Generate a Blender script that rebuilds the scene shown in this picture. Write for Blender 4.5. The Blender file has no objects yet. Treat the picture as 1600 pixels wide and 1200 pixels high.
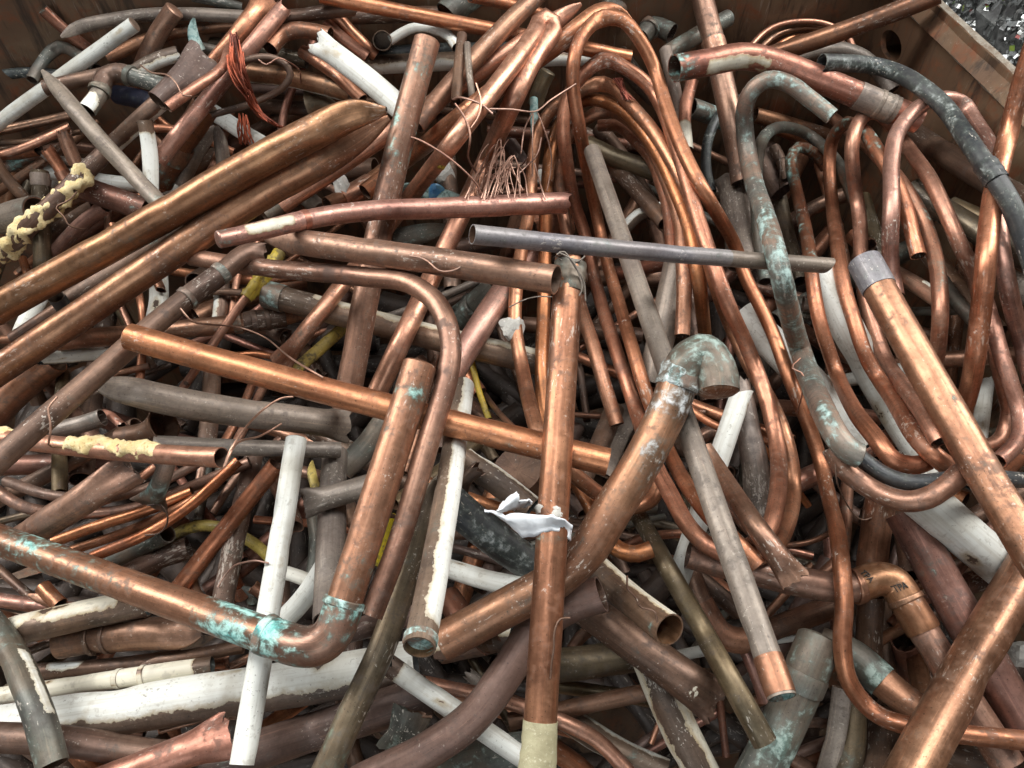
import bpy, bmesh, math, random
import numpy as np
from mathutils import Vector, Matrix

# ------------------------------------------------------------------ camera, world, lamps, exposure
SC = bpy.context.scene
COL = SC.collection
PITCH = math.radians(52.0)
CAM = np.array([0.0, 0.0, 1.30])
F_PX, CX, CY = 1200.0, 800.0, 600.0
FW = np.array([0, math.cos(PITCH), -math.sin(PITCH)])
UP = np.array([0, math.sin(PITCH), math.cos(PITCH)])
RT = np.array([1.0, 0, 0])
cam_data = bpy.data.cameras.new('camera')
cam_data.sensor_width = 36.0
cam_data.lens = 36.0 * F_PX / 1600.0
cam_data.clip_start, cam_data.clip_end = 0.01, 200
cam = bpy.data.objects.new('camera', cam_data)
cam.location = CAM
cam.rotation_euler = (math.pi / 2 - PITCH, 0, 0)
COL.objects.link(cam)
SC.camera = cam

world = bpy.data.worlds.new('World')
SC.world = world
world.use_nodes = True
bg = world.node_tree.nodes['Background']
bg.inputs[0].default_value = (0.86, 0.93, 1.0, 1)
bg.inputs[1].default_value = 0.045


def area(name, loc, target, sx, sy, power, color):
    l = bpy.data.lights.new(name, 'AREA')
    l.shape = 'RECTANGLE'
    l.size, l.size_y, l.energy, l.color = sx, sy, power, color
    o = bpy.data.objects.new(name, l)
    o.location = loc
    o.rotation_euler = (Vector(target) - Vector(loc)).to_track_quat('-Z', 'Y').to_euler()
    COL.objects.link(o)
    return o


# long roof lights of the shed to either side, and a weaker glow from its open front behind the photographer
area('roof_light', (-3.0, 1.2, 3.6), (0, 0.7, 0.6), 0.9, 4.5, 255, (1.0, 0.985, 0.96))
area('roof_light', (2.6, 1.5, 3.9), (0, 0.7, 0.6), 0.8, 4.5, 235, (1.0, 0.985, 0.96))
area('roof_light', (-0.3, 0.2, 5.2), (0, 0.7, 0.6), 0.7, 3.5, 85, (0.97, 0.985, 1.0))
area('open_front', (-0.8, -4.0, 2.6), (0, 0.6, 0.6), 4.0, 1.6, 52, (0.9, 0.96, 1.0))

SC.view_settings.view_transform = 'Standard'
SC.view_settings.look = 'None'
SC.view_settings.exposure = 0.10
SC.view_settings.gamma = 1.0
SC.cycles.max_bounces = 6
SC.cycles.glossy_bounces = 4
SC.cycles.diffuse_bounces = 3
SC.cycles.use_adaptive_sampling = True
SC.cycles.adaptive_threshold = 0.04
SC.cycles.use_denoising = True

rng = np.random.default_rng(11)


# ------------------------------------------------------------------ pixel <-> world
def pix(x, y, z):
    x, y, z = np.asarray(x, float), np.asarray(y, float), np.asarray(z, float)
    a = ((x - CX) / F_PX * z)[..., None] * RT
    b = (-(y - CY) / F_PX * z)[..., None] * UP
    return CAM + a + b + z[..., None] * FW


def plane_w(p0, n):
    """inverse depth of a plane as a linear function of the pixel"""
    k = float(np.dot(np.asarray(p0) - CAM, n))
    def f(x, y):
        return ((x - CX) / F_PX * np.dot(RT, n) - (y - CY) / F_PX * np.dot(UP, n) + np.dot(FW, n)) / k
    return f


REL = math.radians(60.0)
H_TOP, H_BASE, H_DEEP = 0.693, 0.88, 1.16


def w_floor(x, y, h=H_BASE):
    return (math.sin(REL) + (np.asarray(y, float) - 600) / F_PX * math.cos(REL)) / h


# bin: corner line seen at (1345, 60)
QZ = 1.15
Q = pix(1345.0, 60.0, QZ)
A_BIN = math.radians(-10.2)
D_SIDE = np.array([math.sin(A_BIN), math.cos(A_BIN), 0])      # along the side wall, away
D_BACK = np.array([-math.cos(A_BIN), math.sin(A_BIN), 0])     # along the back wall, to the left
wall_back_w = plane_w(Q, D_SIDE)
wall_side_w = plane_w(Q, -D_BACK)


def w_limit(x, y, r):
    """lowest inverse depth (farthest place) a pipe of radius r may take"""
    w = w_floor(x, y)
    wb = wall_back_w(x, y)
    w = np.maximum(w, wb * (1 + (r + 0.004) * wb))
    ws = wall_side_w(x, y)
    ok = ws > 0.3
    w = np.where(ok & (x > 1250), np.maximum(w, np.minimum(ws * (1 + (r + 0.004) * ws), 1.45)), w)
    return w


# ------------------------------------------------------------------ materials
MATS = {}


class NT:
    def __init__(s, name):
        s.m = bpy.data.materials.new(name)
        s.m.use_nodes = True
        s.t = s.m.node_tree
        s.b = s.t.nodes['Principled BSDF']
        MATS[name] = s.m

    def n(s, typ, **kw):
        nd = s.t.nodes.new('ShaderNode' + typ)
        for k, v in kw.items():
            setattr(nd, k, v)
        return nd

    def put(s, sock, v):
        if isinstance(v, bpy.types.NodeSocket):
            s.t.links.new(v, sock)
        elif isinstance(v, (tuple, list)) and len(v) == 3 and sock.type == 'RGBA':
            sock.default_value = (*v, 1)
        else:
            sock.default_value = v

    def noise(s, vec, scale, detail=3.0, rough=0.55, dist=0.0):
        nd = s.n('TexNoise')
        s.put(nd.inputs['Vector'], vec)
        nd.inputs['Scale'].default_value = scale
        nd.inputs['Detail'].default_value = detail
        nd.inputs['Roughness'].default_value = rough
        nd.inputs['Distortion'].default_value = dist
        return nd.outputs[0]

    def math(s, op, a, b=0.0, clamp=False):
        nd = s.n('Math', operation=op, use_clamp=clamp)
        s.put(nd.inputs[0], a)
        s.put(nd.inputs[1], b)
        return nd.outputs[0]

    def ramp(s, v, lo, hi, a=0.0, b=1.0):
        nd = s.n('MapRange', interpolation_type='SMOOTHSTEP')
        s.put(nd.inputs[0], v)
        nd.inputs[1].default_value, nd.inputs[2].default_value = lo, hi
        nd.inputs[3].default_value, nd.inputs[4].default_value = a, b
        return nd.outputs[0]

    def mix(s, f, a, b, blend='MIX'):
        nd = s.n('Mix', data_type='RGBA', blend_type=blend)
        s.put(nd.inputs[0], f)
        s.put(nd.inputs[6], a)
        s.put(nd.inputs[7], b)
        return nd.outputs[2]

    def vmath(s, op, a, b):
        nd = s.n('VectorMath', operation=op)
        s.put(nd.inputs[0], a)
        s.put(nd.inputs[1], b)
        return nd.outputs[0]

    def attr(s, name):
        return s.n('Attribute', attribute_name=name).outputs['Fac']

    def finish(s, col, metal, rough, height=None, dist=0.001, strength=0.4):
        s.put(s.b.inputs['Base Color'], col)
        s.put(s.b.inputs['Metallic'], metal)
        s.put(s.b.inputs['Roughness'], rough)
        if height is not None:
            bp = s.n('Bump')
            bp.inputs['Strength'].default_value = strength
            bp.inputs['Distance'].default_value = dist
            s.put(bp.inputs['Height'], height)
            s.put(s.b.inputs['Normal'], bp.outputs[0])
        return s.m


def pipe_mat(name, c1, c2, metal, rough, streak=0.45, oxide=(0.045, 0.032, 0.026), oxamt=0.35, flecks=0.5,
             verd=0.0, vcol=((0.10, 0.38, 0.36), (0.32, 0.55, 0.50)), paint=((0.74, 0.76, 0.72), (0.52, 0.47, 0.36)),
             bump=0.35, vary=0.30):
    t = NT(name)
    tc = t.n('TexCoord')
    rnd = t.n('ObjectInfo').outputs['Random']
    off = t.n('CombineXYZ')
    t.put(off.inputs[0], t.math('MULTIPLY', rnd, 31.7))
    t.put(off.inputs[1], t.math('MULTIPLY', rnd, 17.3))
    t.put(off.inputs[2], t.math('MULTIPLY', rnd, 7.9))
    vec = t.vmath('ADD', tc.outputs['Object'], off.outputs[0])
    uv = t.vmath('ADD', tc.outputs['UV'], off.outputs[0])
    nA = t.noise(vec, 13, 2, 0.55, 0.6)
    nA2 = t.noise(vec, 34, 2, 0.6, 0.4)
    nC = t.noise(vec, 120, 4, 0.68, 0.3)
    nD = t.noise(vec, 330, 2, 0.6)
    nB = t.noise(t.vmath('MULTIPLY', uv, (260, 7, 1)), 1.0, 3, 0.6)
    nE = t.noise(t.vmath('MULTIPLY', uv, (700, 26, 1)), 1.0, 2, 0.5)
    nL = t.noise(t.vmath('MULTIPLY', uv, (14, 30, 1)), 1.0, 3, 0.6)
    col = t.mix(t.ramp(nA, 0.36, 0.64), c1, c2)
    nZ = t.noise(t.vmath('MULTIPLY', uv, (5, 8, 1)), 1.0, 2, 0.5, 0.3)
    col = t.mix(t.math('MULTIPLY', t.ramp(nZ, 0.50, 0.66), 0.45), col, t.mix(1.0, col, (0.50, 0.42, 0.44), 'MULTIPLY'))
    dk = t.mix(1.0, col, (0.42, 0.38, 0.37), 'MULTIPLY')
    col = t.mix(t.math('MULTIPLY', t.ramp(nB, 0.42, 0.72), streak), col, dk)
    ox = t.math('MULTIPLY', t.ramp(t.math('ADD', nC, t.math('MULTIPLY', t.math('SUBTRACT', nL, 0.5), 0.75)), 0.50, 0.72), oxamt)
    col = t.mix(ox, col, oxide)
    gv = t.n('CombineColor')
    gq = t.ramp(t.math('ADD', t.math('MULTIPLY', nC, 0.7), t.math('MULTIPLY', nD, 0.3)), 0.32, 0.68, 0.80, 1.17)
    for q in range(3):
        t.put(gv.inputs[q], gq)
    col = t.mix(1.0, col, gv.outputs[0], 'MULTIPLY')
    br = t.mix(1.0, col, (1.6, 1.5, 1.42), 'MULTIPLY')
    col = t.mix(t.math('MULTIPLY', t.ramp(nE, 0.60, 0.72), 0.6), col, br)
    # per-pipe shade
    hs = t.n('HueSaturation')
    t.put(hs.inputs['Hue'], t.math('ADD', t.math('MULTIPLY', t.math('FRACT', t.math('MULTIPLY', rnd, 91.3)), 0.007), 0.4955))
    t.put(hs.inputs['Saturation'], t.math('ADD', t.math('MULTIPLY', t.math('FRACT', t.math('MULTIPLY', rnd, 37.1)), 0.24), 0.84))
    t.put(hs.inputs['Value'], t.math('ADD', t.math('MULTIPLY', rnd, vary), 1.0 - vary * 0.5))
    t.put(hs.inputs['Color'], col)
    col = hs.outputs[0]
    # dust and lime specks
    fl = t.math('MULTIPLY', t.ramp(t.math('ADD', nD, t.math('MULTIPLY', t.math('SUBTRACT', nA2, 0.5), 0.55)), 0.70, 0.76), flecks)
    nS = t.noise(t.vmath('MULTIPLY', uv, (380, 110, 1)), 1.0, 4, 0.6, 0.4)
    fs = t.math('MULTIPLY', t.ramp(t.math('ADD', nS, t.math('MULTIPLY', t.math('SUBTRACT', nA, 0.5), 0.7)), 0.68, 0.75), flecks * 0.7)
    fl = t.math('MULTIPLY', t.math('MAXIMUM', fl, fs), t.ramp(nA, 0.36, 0.60, 0.12, 1.0))
    col = t.mix(fl, col, (0.56, 0.51, 0.44))
    pit = t.math('MULTIPLY', t.ramp(t.noise(vec, 520, 2, 0.5), 0.66, 0.72), 0.6)
    col = t.mix(pit, col, (0.03, 0.022, 0.018))
    # greenish salts
    v = t.math('ADD', t.attr('verd'), verd)
    v = t.math('ADD', v, t.math('MULTIPLY', t.math('SUBTRACT', nC, 0.5), 1.1))
    nV = t.noise(t.vmath('MULTIPLY', uv, (60, 15, 1)), 1.0, 3, 0.6, 0.5)
    v = t.math('ADD', v, t.math('MULTIPLY', t.math('SUBTRACT', nA2, 0.5), 0.4))
    v = t.math('ADD', v, t.math('MULTIPLY', t.math('SUBTRACT', nV, 0.5), 1.1))
    vm = t.ramp(v, 0.38, 0.78)
    stain = t.math('MULTIPLY', t.ramp(v, 0.16, 0.55), 0.5)
    col = t.mix(stain, col, (0.085, 0.105, 0.085))
    vc = t.mix(t.ramp(nC, 0.40, 0.60), vcol[0], vcol[1])
    col = t.mix(vm, col, vc)
    # flaking paint
    p = t.math('ADD', t.attr('paint'), t.math('MULTIPLY', t.math('SUBTRACT', nC, 0.5), 0.55))
    p = t.math('ADD', p, t.math('MULTIPLY', t.math('SUBTRACT', nA2, 0.5), 0.55))
    pm = t.ramp(p, 0.485, 0.515)
    pc = t.mix(t.ramp(p, 0.50, 0.78), paint[1], paint[0])
    pc = t.mix(t.math('MULTIPLY', t.ramp(nL, 0.48, 0.75), 0.5), pc, (0.33, 0.30, 0.24))
    pc = t.mix(t.math('MULTIPLY', t.ramp(nA, 0.50, 0.66), 0.35), pc, (0.45, 0.41, 0.32))
    pc = t.mix(t.math('MULTIPLY', t.ramp(nC, 0.55, 0.68), 0.45), pc, (0.30, 0.27, 0.22))
    pc = t.mix(t.math('MULTIPLY', t.ramp(t.math('ADD', nD, t.math('MULTIPLY', t.math('SUBTRACT', nA2, 0.5), 0.4)), 0.68, 0.74), 0.55), pc, (0.13, 0.11, 0.09))
    pc = t.mix(t.math('MULTIPLY', t.ramp(nB, 0.44, 0.70), 0.42), pc, (0.40, 0.37, 0.30))
    pc = t.mix(t.math('MULTIPLY', t.ramp(nE, 0.63, 0.72), 0.4), pc, (0.42, 0.40, 0.36))
    col = t.mix(pm, col, pc)
    keep = t.math('MULTIPLY', t.math('SUBTRACT', 1.0, vm), t.math('SUBTRACT', 1.0, pm))
    keep = t.math('MULTIPLY', keep, t.math('SUBTRACT', 1.0, t.math('MULTIPLY', fl, 0.9)))
    met = t.math('MULTIPLY', keep, t.math('SUBTRACT', metal, t.math('MULTIPLY', ox, 0.6)), True)
    rg = t.math('ADD', rough, t.math('MULTIPLY', t.math('SUBTRACT', nA2, 0.5), 0.28))
    rg = t.math('ADD', rg, t.math('MULTIPLY', ox, 0.30))
    rg = t.math('ADD', rg, t.math('MULTIPLY', nB, 0.10))
    rg = t.math('MAXIMUM', rg, t.math('MULTIPLY', vm, 0.78))
    rg = t.math('MAXIMUM', rg, t.math('MULTIPLY', pm, 0.52), True)
    h = t.math('ADD', t.math('MULTIPLY', nC, 0.45), t.math('MULTIPLY', nB, 0.30))
    h = t.math('ADD', h, t.math('MULTIPLY', vm, 0.45))
    h = t.math('ADD', h, t.math('MULTIPLY', pm, 0.65))
    h = t.math('ADD', h, t.math('MULTIPLY', nA2, 0.9))
    return t.finish(col, met, rg, h, 0.0012, bump)


W_PAINT = dict(paint=((0.68, 0.69, 0.64), (0.42, 0.36, 0.26)))
CREAM = dict(paint=((0.66, 0.62, 0.50), (0.38, 0.29, 0.17)))
pipe_mat('Cu', (0.62, 0.28, 0.15), (0.49, 0.212, 0.112), 0.86, 0.34, oxamt=0.50, streak=0.5, flecks=0.6, vary=0.2)
pipe_mat('Co', (0.545, 0.252, 0.138), (0.43, 0.196, 0.106), 0.83, 0.38, oxamt=0.50, streak=0.5, flecks=0.7, vary=0.2)
pipe_mat('Cp', (0.49, 0.245, 0.172), (0.37, 0.18, 0.126), 0.78, 0.38, oxamt=0.55, flecks=0.9, vary=0.2, **CREAM)
pipe_mat('Br', (0.355, 0.187, 0.112), (0.25, 0.134, 0.083), 0.75, 0.38, oxamt=0.60, flecks=0.7, vary=0.25)
pipe_mat('Gd', (0.4, 0.216, 0.116), (0.3, 0.158, 0.086), 0.84, 0.33, oxamt=0.50, flecks=0.5, vary=0.04)
pipe_mat('Cb', (0.46, 0.215, 0.119), (0.35, 0.163, 0.092), 0.86, 0.33, oxamt=0.50, flecks=0.7, vary=0.04)
pipe_mat('Gb', (0.39, 0.208, 0.118), (0.285, 0.152, 0.087), 0.83, 0.35, oxamt=0.50, flecks=0.5, vary=0.1)
pipe_mat('Ep', (0.40, 0.222, 0.140), (0.30, 0.170, 0.110), 0.72, 0.38, oxamt=0.45, flecks=0.8, vary=0.04,
         vcol=((0.26, 0.29, 0.29), (0.56, 0.58, 0.58)))
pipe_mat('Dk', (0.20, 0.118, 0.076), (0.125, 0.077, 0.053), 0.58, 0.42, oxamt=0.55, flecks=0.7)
pipe_mat('Dd', (0.080, 0.050, 0.034), (0.045, 0.032, 0.024), 0.35, 0.48, oxamt=0.5, flecks=0.5)  # for the deep pipes: oxide brown with the shade of the gaps painted in
pipe_mat('Rd', (0.235, 0.105, 0.068), (0.15, 0.070, 0.048), 0.68, 0.40, oxamt=0.55, flecks=0.7)
pipe_mat('Pu', (0.175, 0.108, 0.082), (0.125, 0.078, 0.062), 0.35, 0.45, oxamt=0.45, flecks=0.5, streak=0.4)
pipe_mat('Ol', (0.185, 0.138, 0.080), (0.105, 0.083, 0.053), 0.60, 0.38, oxamt=0.60, flecks=0.7, verd=0.04,
         vcol=((0.09, 0.15, 0.09), (0.22, 0.28, 0.19)))
pipe_mat('Gy', (0.265, 0.218, 0.175), (0.175, 0.142, 0.113), 0.35, 0.43, oxamt=0.60, flecks=0.6, verd=-0.08,
         vcol=((0.16, 0.22, 0.19), (0.38, 0.40, 0.36)))
pipe_mat('Bl', (0.30, 0.28, 0.275), (0.22, 0.21, 0.225), 0.35, 0.43, oxamt=0.45, flecks=1.0, verd=0.14,
         vcol=((0.26, 0.36, 0.40), (0.50, 0.58, 0.60)))
pipe_mat('Pt', (0.35, 0.225, 0.16), (0.19, 0.18, 0.155), 0.50, 0.46, oxamt=0.55, flecks=0.9, verd=0.36,
         vcol=((0.12, 0.25, 0.24), (0.34, 0.46, 0.43)))
pipe_mat('Gr', (0.17, 0.135, 0.10), (0.11, 0.115, 0.10), 0.40, 0.46, oxamt=0.55, flecks=0.9, verd=0.27,
         vcol=((0.09, 0.165, 0.14), (0.29, 0.37, 0.33)))
pipe_mat('Bk', (0.055, 0.057, 0.057), (0.036, 0.042, 0.046), 0.12, 0.44, oxamt=0.3, flecks=1.0, verd=0.29,
         vcol=((0.09, 0.125, 0.13), (0.36, 0.39, 0.38)), bump=0.7)
pipe_mat('Wh', (0.21, 0.145, 0.10), (0.11, 0.08, 0.06), 0.45, 0.44, oxamt=0.55, flecks=0.7, **W_PAINT)
pipe_mat('Cr', (0.25, 0.155, 0.10), (0.12, 0.085, 0.062), 0.55, 0.42, oxamt=0.55, flecks=0.8, **CREAM)
pipe_mat('Yl', (0.58, 0.43, 0.035), (0.36, 0.27, 0.045), 0.0, 0.45, oxamt=0.8, flecks=0.5)
pipe_mat('Na', (0.02, 0.025, 0.05), (0.015, 0.018, 0.035), 0.0, 0.35, oxamt=0.2, flecks=0.3)
pipe_mat('Wr', (0.52, 0.31, 0.22), (0.42, 0.24, 0.17), 0.75, 0.38, oxamt=0.3, flecks=0.3)
pipe_mat('Rw', (0.36, 0.085, 0.045), (0.12, 0.04, 0.03), 0.75, 0.34, oxamt=0.4, flecks=0.2, vary=0.1)
pipe_mat('Tq', (0.30, 0.20, 0.15), (0.20, 0.16, 0.12), 0.35, 0.6, oxamt=0.5, flecks=0.8, verd=0.50,
         vcol=((0.06, 0.30, 0.29), (0.42, 0.58, 0.54)), bump=0.8)
pipe_mat('Tz', (0.30, 0.20, 0.15), (0.20, 0.16, 0.12), 0.35, 0.6, oxamt=0.5, flecks=1.0, verd=0.46,
         vcol=((0.16, 0.36, 0.36), (0.60, 0.68, 0.68)), bump=0.9)


def simple_mat(name, c1, c2, rough, scale=40, metal=0.0, bump=0.5, dist=0.002, extra=None):
    t = NT(name)
    tc = t.n('TexCoord')
    a = t.noise(tc.outputs['Object'], scale, 5, 0.62, 0.3)
    b = t.noise(tc.outputs['Object'], scale * 5, 4, 0.6)
    col = t.mix(t.ramp(a, 0.35, 0.65), c1, c2)
    if extra:
        col = t.mix(t.math('MULTIPLY', t.ramp(b, 0.58, 0.66), 0.8), col, extra)
    return t.finish(col, metal, rough, t.math('ADD', a, t.math('MULTIPLY', b, 0.4)), dist, bump)


simple_mat('foam', (0.66, 0.50, 0.23), (0.74, 0.62, 0.36), 0.85, 60, 0, 0.8, 0.003, (0.45, 0.29, 0.12))
simple_mat('paper', (0.80, 0.83, 0.85), (0.72, 0.76, 0.80), 0.62, 25, 0, 0.25)
simple_mat('tape', (0.37, 0.34, 0.21), (0.29, 0.26, 0.155), 0.6, 70, 0, 0.7, 0.0015, (0.46, 0.43, 0.30))
simple_mat('plaster', (0.55, 0.53, 0.48), (0.36, 0.35, 0.32), 0.85, 50, 0, 0.8, 0.003, (0.62, 0.61, 0.57))
simple_mat('mark', (0.020, 0.014, 0.010), (0.035, 0.024, 0.018), 0.6, 60)
simple_mat('ground', (0.045, 0.043, 0.04), (0.03, 0.03, 0.028), 0.9, 3)
simple_mat('blue_film', (0.05, 0.22, 0.50), (0.20, 0.42, 0.58), 0.35, 60, 0, 0.5)


def steel_mat():
    t = NT('bin_steel')
    tc = t.n('TexCoord')
    o = tc.outputs['Object']
    a = t.noise(o, 5, 5, 0.62, 0.5)
    b = t.noise(o, 32, 6, 0.7, 0.4)
    c = t.noise(t.vmath('MULTIPLY', o, (55, 55, 9)), 1.0, 4, 0.65, 0.6)
    d = t.noise(t.vmath('MULTIPLY', o, (300, 300, 26)), 1.0, 3, 0.55, 0.8)
    sp = t.noise(o, 190, 3, 0.6)
    col = t.mix(t.ramp(a, 0.36, 0.64), (0.135, 0.078, 0.046), (0.205, 0.132, 0.078))
    col = t.mix(t.math('MULTIPLY', t.ramp(b, 0.48, 0.66), 0.95), col, (0.21, 0.078, 0.036))
    col = t.mix(t.math('MULTIPLY', t.ramp(c, 0.48, 0.70), 0.85), col, (0.045, 0.030, 0.022))
    sc = t.math('MULTIPLY', t.ramp(d, 0.60, 0.69), t.ramp(a, 0.40, 0.62))
    sc = t.math('MAXIMUM', sc, t.math('MULTIPLY', t.ramp(sp, 0.73, 0.77), 0.8))
    col = t.mix(t.math('MULTIPLY', sc, 0.55), col, (0.36, 0.30, 0.24))
    rg = t.math('ADD', 0.42, t.math('MULTIPLY', b, 0.25))
    h = t.math('ADD', t.math('MULTIPLY', b, 0.8), t.math('MULTIPLY', a, 3.5))
    t.finish(col, 0.25, rg, t.math('ADD', h, t.math('MULTIPLY', sc, 0.4)), 0.002, 0.45)


steel_mat()
simple_mat('rim_steel', (0.30, 0.27, 0.22), (0.19, 0.14, 0.10), 0.55, 90, 0.5, 0.7, 0.002, (0.42, 0.40, 0.35))
simple_mat('shred', (0.66, 0.68, 0.68), (0.22, 0.23, 0.22), 0.30, 55, 0.75, 0.3)
simple_mat('bale_dark', (0.14, 0.145, 0.14), (0.05, 0.05, 0.05), 0.5, 40, 0.5, 0.5)
simple_mat('shred_red', (0.22, 0.04, 0.035), (0.16, 0.05, 0.04), 0.4, 35, 0.3, 0.3)
simple_mat('shred_green', (0.12, 0.25, 0.06), (0.25, 0.30, 0.05), 0.4, 35, 0.2, 0.3)

# ------------------------------------------------------------------ the list of pipes, bottom to top
ITEMS = []


def P(o, w, pts, st, name, label, **kw):
    ITEMS.append(dict(o=o, w=w, pts=pts, st=st, name=name, label=label, **kw))
# P(order, width px, centre line px, surface, name, label, ...)  e0/e1 ends: o open, c capped, f flattened, p pinched, t trumpet, x slant cut, j torn
ALL = [(0, 180, 0, 1)]
# ---- upper left
P(14, 20, [(95, 58), (125, 42), (187, 29), (253, 22), (390, 27), (420, 30)], 'Gy', 'pipe', 'grey pipe with pointed tip arching along the bin wall, upper left', e0='p')
P(16, 22, [(440, 28), (500, 20), (560, 13)], 'Dk', 'pipe', 'short dull brown pipe, cut end beside long bright copper pipe at top', e1='x')
P(12, 18, [(67, 15), (145, 82)], 'Cp', 'pipe', 'pinkish pipe end leaning on the bin wall, top left corner', v=[(0, .12, .5)])
P(15, 29, [(273, 16), (222, 108)], 'Br', 'pipe', 'stubby round-ended brown pipe rising beneath the grey pointed pipe', e0='c')
P(11, 20, [(168, 92), (235, 60), (330, 42), (440, 36)], 'Br', 'tube', 'curved brown tube behind the stubby round-ended pipe, top left')
P(17, 22, [(210, 38), (-40, 219)], 'Wh', 'pipe', 'white painted pipe slanting across the upper left corner', pa=ALL, e0='c')
P(13, 17, [(50, 125), (60, 105), (93, 73), (128, 90), (150, 108)], 'Gr', 'tube', 'dark green tube folded to a sharp point, top left', fl=[(.45, .12, .8)])
P(12.5, 16, [(12, 116), (105, 120)], 'Bk', 'pipe', 'short black pipe against the left bin post', e0='x')
P(18, 24, [(70, 138), (120, 127), (165, 117)], 'Dk', 'pipe', 'brown pipe running from the spike to the tarnished elbow, upper left')
P(24, 26, [(136, 172), (155, 146), (163, 122), (185, 113), (210, 121), (258, 134)], 'Gr', 'pipe_elbow', 'tarnished copper elbow with dark joints, upper left', cat='elbow', rigid=1, pa=[(-20, 60, 0, .16)],
  sub=[('elbow', .22, .66, 1.13, 'Dk', {}), ('joint_ring', .62, .67, 1.22, 'Gr', dict(foam=.07)), ('joint_ring', .21, .26, 1.22, 'Gr', dict(foam=.07))])
P(30, 34, [(322, 85), (300, 108), (246, 158)], 'Pu', 'pipe', 'brown pipe flared out flat like a fan, upper left', e0='f', fw=.75, fln=3.0)
P(33, 17, [(262, 168), (307, 136), (340, 113), (353, 95), (356, 70)], 'Cp', 'tube', 'thin pinkish tube curling up to a flattened tip by the red wires', e1='p')
P(28, 26, [(442, 14), (350, 124), (246, 252)], 'Cp', 'pipe', 'long copper pipe slanting past the red wire bundle, upper left', e0='j', dent=3)
P(27, (34, 22), [(420, -6), (385, 38), (330, 100)], 'Cu', 'pipe', 'bright copper pipe crushed at its top end, upper left', e0='f', dent=4)
P(22, 42, [(322, 165), (250, 285)], 'Br', 'pipe', 'thick brown pipe with green rings near its lower end, left', v=[(.62, .10, .55), (.88, .10, .6)],
  sub=[('coupling', .52, .72, 1.09, 'Br', dict(v=[(.2, .3, .3), (.95, .25, .6)]))])
P(23, 24, [(278, 84), (205, 118)], 'Wh', 'pipe', 'short grey pipe with white paint near the flat brown fan', pa=[(-60, 70, 0, 1)], e0='j')
P(20, 22, [(100, 205), (119, 256)], 'Br', 'pipe', 'short upright brown stub between thin tubes at far left', e0='j')
P(15, 15, [(-20, 208), (40, 196), (112, 180)], 'Gd', 'tube', 'thin golden tube, topmost of the three at far left')
P(14.5, 15, [(-20, 234), (45, 222), (110, 197)], 'Gd', 'tube', 'thin golden tube, middle of the three at far left')
P(16, 14, [(-20, 250), (40, 230), (108, 199)], 'Cu', 'tube', 'thin orange copper tube, lowest of the three at far left')
P(13, 18, [(0, 266), (50, 244), (104, 230), (160, 236)], 'Br', 'tube', 'brown tube with turquoise stains below the thin golden tubes', v=[(.2, .25, .45)])
P(14, 17, [(64, 243), (95, 252), (152, 257)], 'Gy', 'pipe', 'small grey pipe with a split pointed end, far left', e0='p')
P(19, 26, [(62, 268), (66, 430)], 'Ol', 'pipe', 'upright olive stub pipe with a collar at its top, far left', e0='c', sub=[('collar', 0.02, .14, 1.08, 'Gy', {})])
P(17, 18, [(-15, 238), (48, 318)], 'Dk', 'pipe', 'brown pipe slanting down behind the olive stub, far left')
P(10, 22, [(70, 268), (335, 297)], 'Wh', 'pipe', 'white pipe lying level behind the grey spike, left', pa=ALL)
P(29, 24, [(226, 188), (235, 305)], 'Wh', 'pipe', 'upright white pipe with bare copper top, left', pa=[(0, 180, .14, 1)], e0='o')
P(25, 28, [(258, 152), (180, 232), (105, 308), (-30, 430)], 'Dk', 'pipe', 'dark pipe half covered in yellow foam, left edge', bow=.5, pa=[(-90, 60, 0, .33)], e0='j',
  sub=[('foam_insulation', .40, 1.0, 1.06, 'foam', dict(foam=.42))])
P(34, 26, [(66, 110), (160, 222), (252, 320)], 'Gy', 'pipe', 'long grey spike-ended pipe slanting down, upper left', e0='p', pln=4.5, v=[(1, .08, .5)])
P(23, 42, [(-40, 361), (57, 329)], 'Br', 'pipe', 'thick pipe end with collar at the left edge', sub=[('coupling', .45, 1.0, 1.10, 'Gy', dict(v=[(.9, .2, .4)]))])
P(21, 38, [(112, 288), (232, 328)], 'Rd', 'pipe', 'reddish copper pipe passing under the upper golden pipe, left', v=[(.95, .06, .3)])
P(18, 22, [(165, 322), (78, 405)], 'Cp', 'pipe', 'pinkish copper pipe behind the foam-covered pipe, left')
P(13, 22, [(150, 320), (65, 378)], 'Dk', 'pipe', 'dark pipe beside the pinkish one, behind the foam')
P(31, 28, [(280, 350), (235, 385), (105, 468)], 'Dk', 'pipe', 'dull pipe with turquoise stain between the two golden pipes', v=[(.22, .2, .55)])
P(36, 26, [(88, 464), (112, 497)], 'Bk', 'pipe_stub', 'short black open stub between the two golden pipes', dz=.03, rim='Wh')
P(20, 26, [(70, 452), (30, 530)], 'Wh', 'pipe', 'white pipe end just below the upper golden pipe, far left', pa=ALL)
P(24, 22, [(20, 530), (125, 462)], 'Dk', 'pipe', 'brown pipe under the black open stub, left')
P(19, 14, [(-20, 533), (30, 528), (60, 520)], 'Br', 'tube', 'thin brown tube end at the left edge under the golden pipes')
P(22, 22, [(60, 560), (165, 553)], 'Wh', 'pipe', 'broken white pipe piece under the lower golden pipe', pa=[(-30, 95, 0, 1)], e0='j', e1='j')
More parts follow.
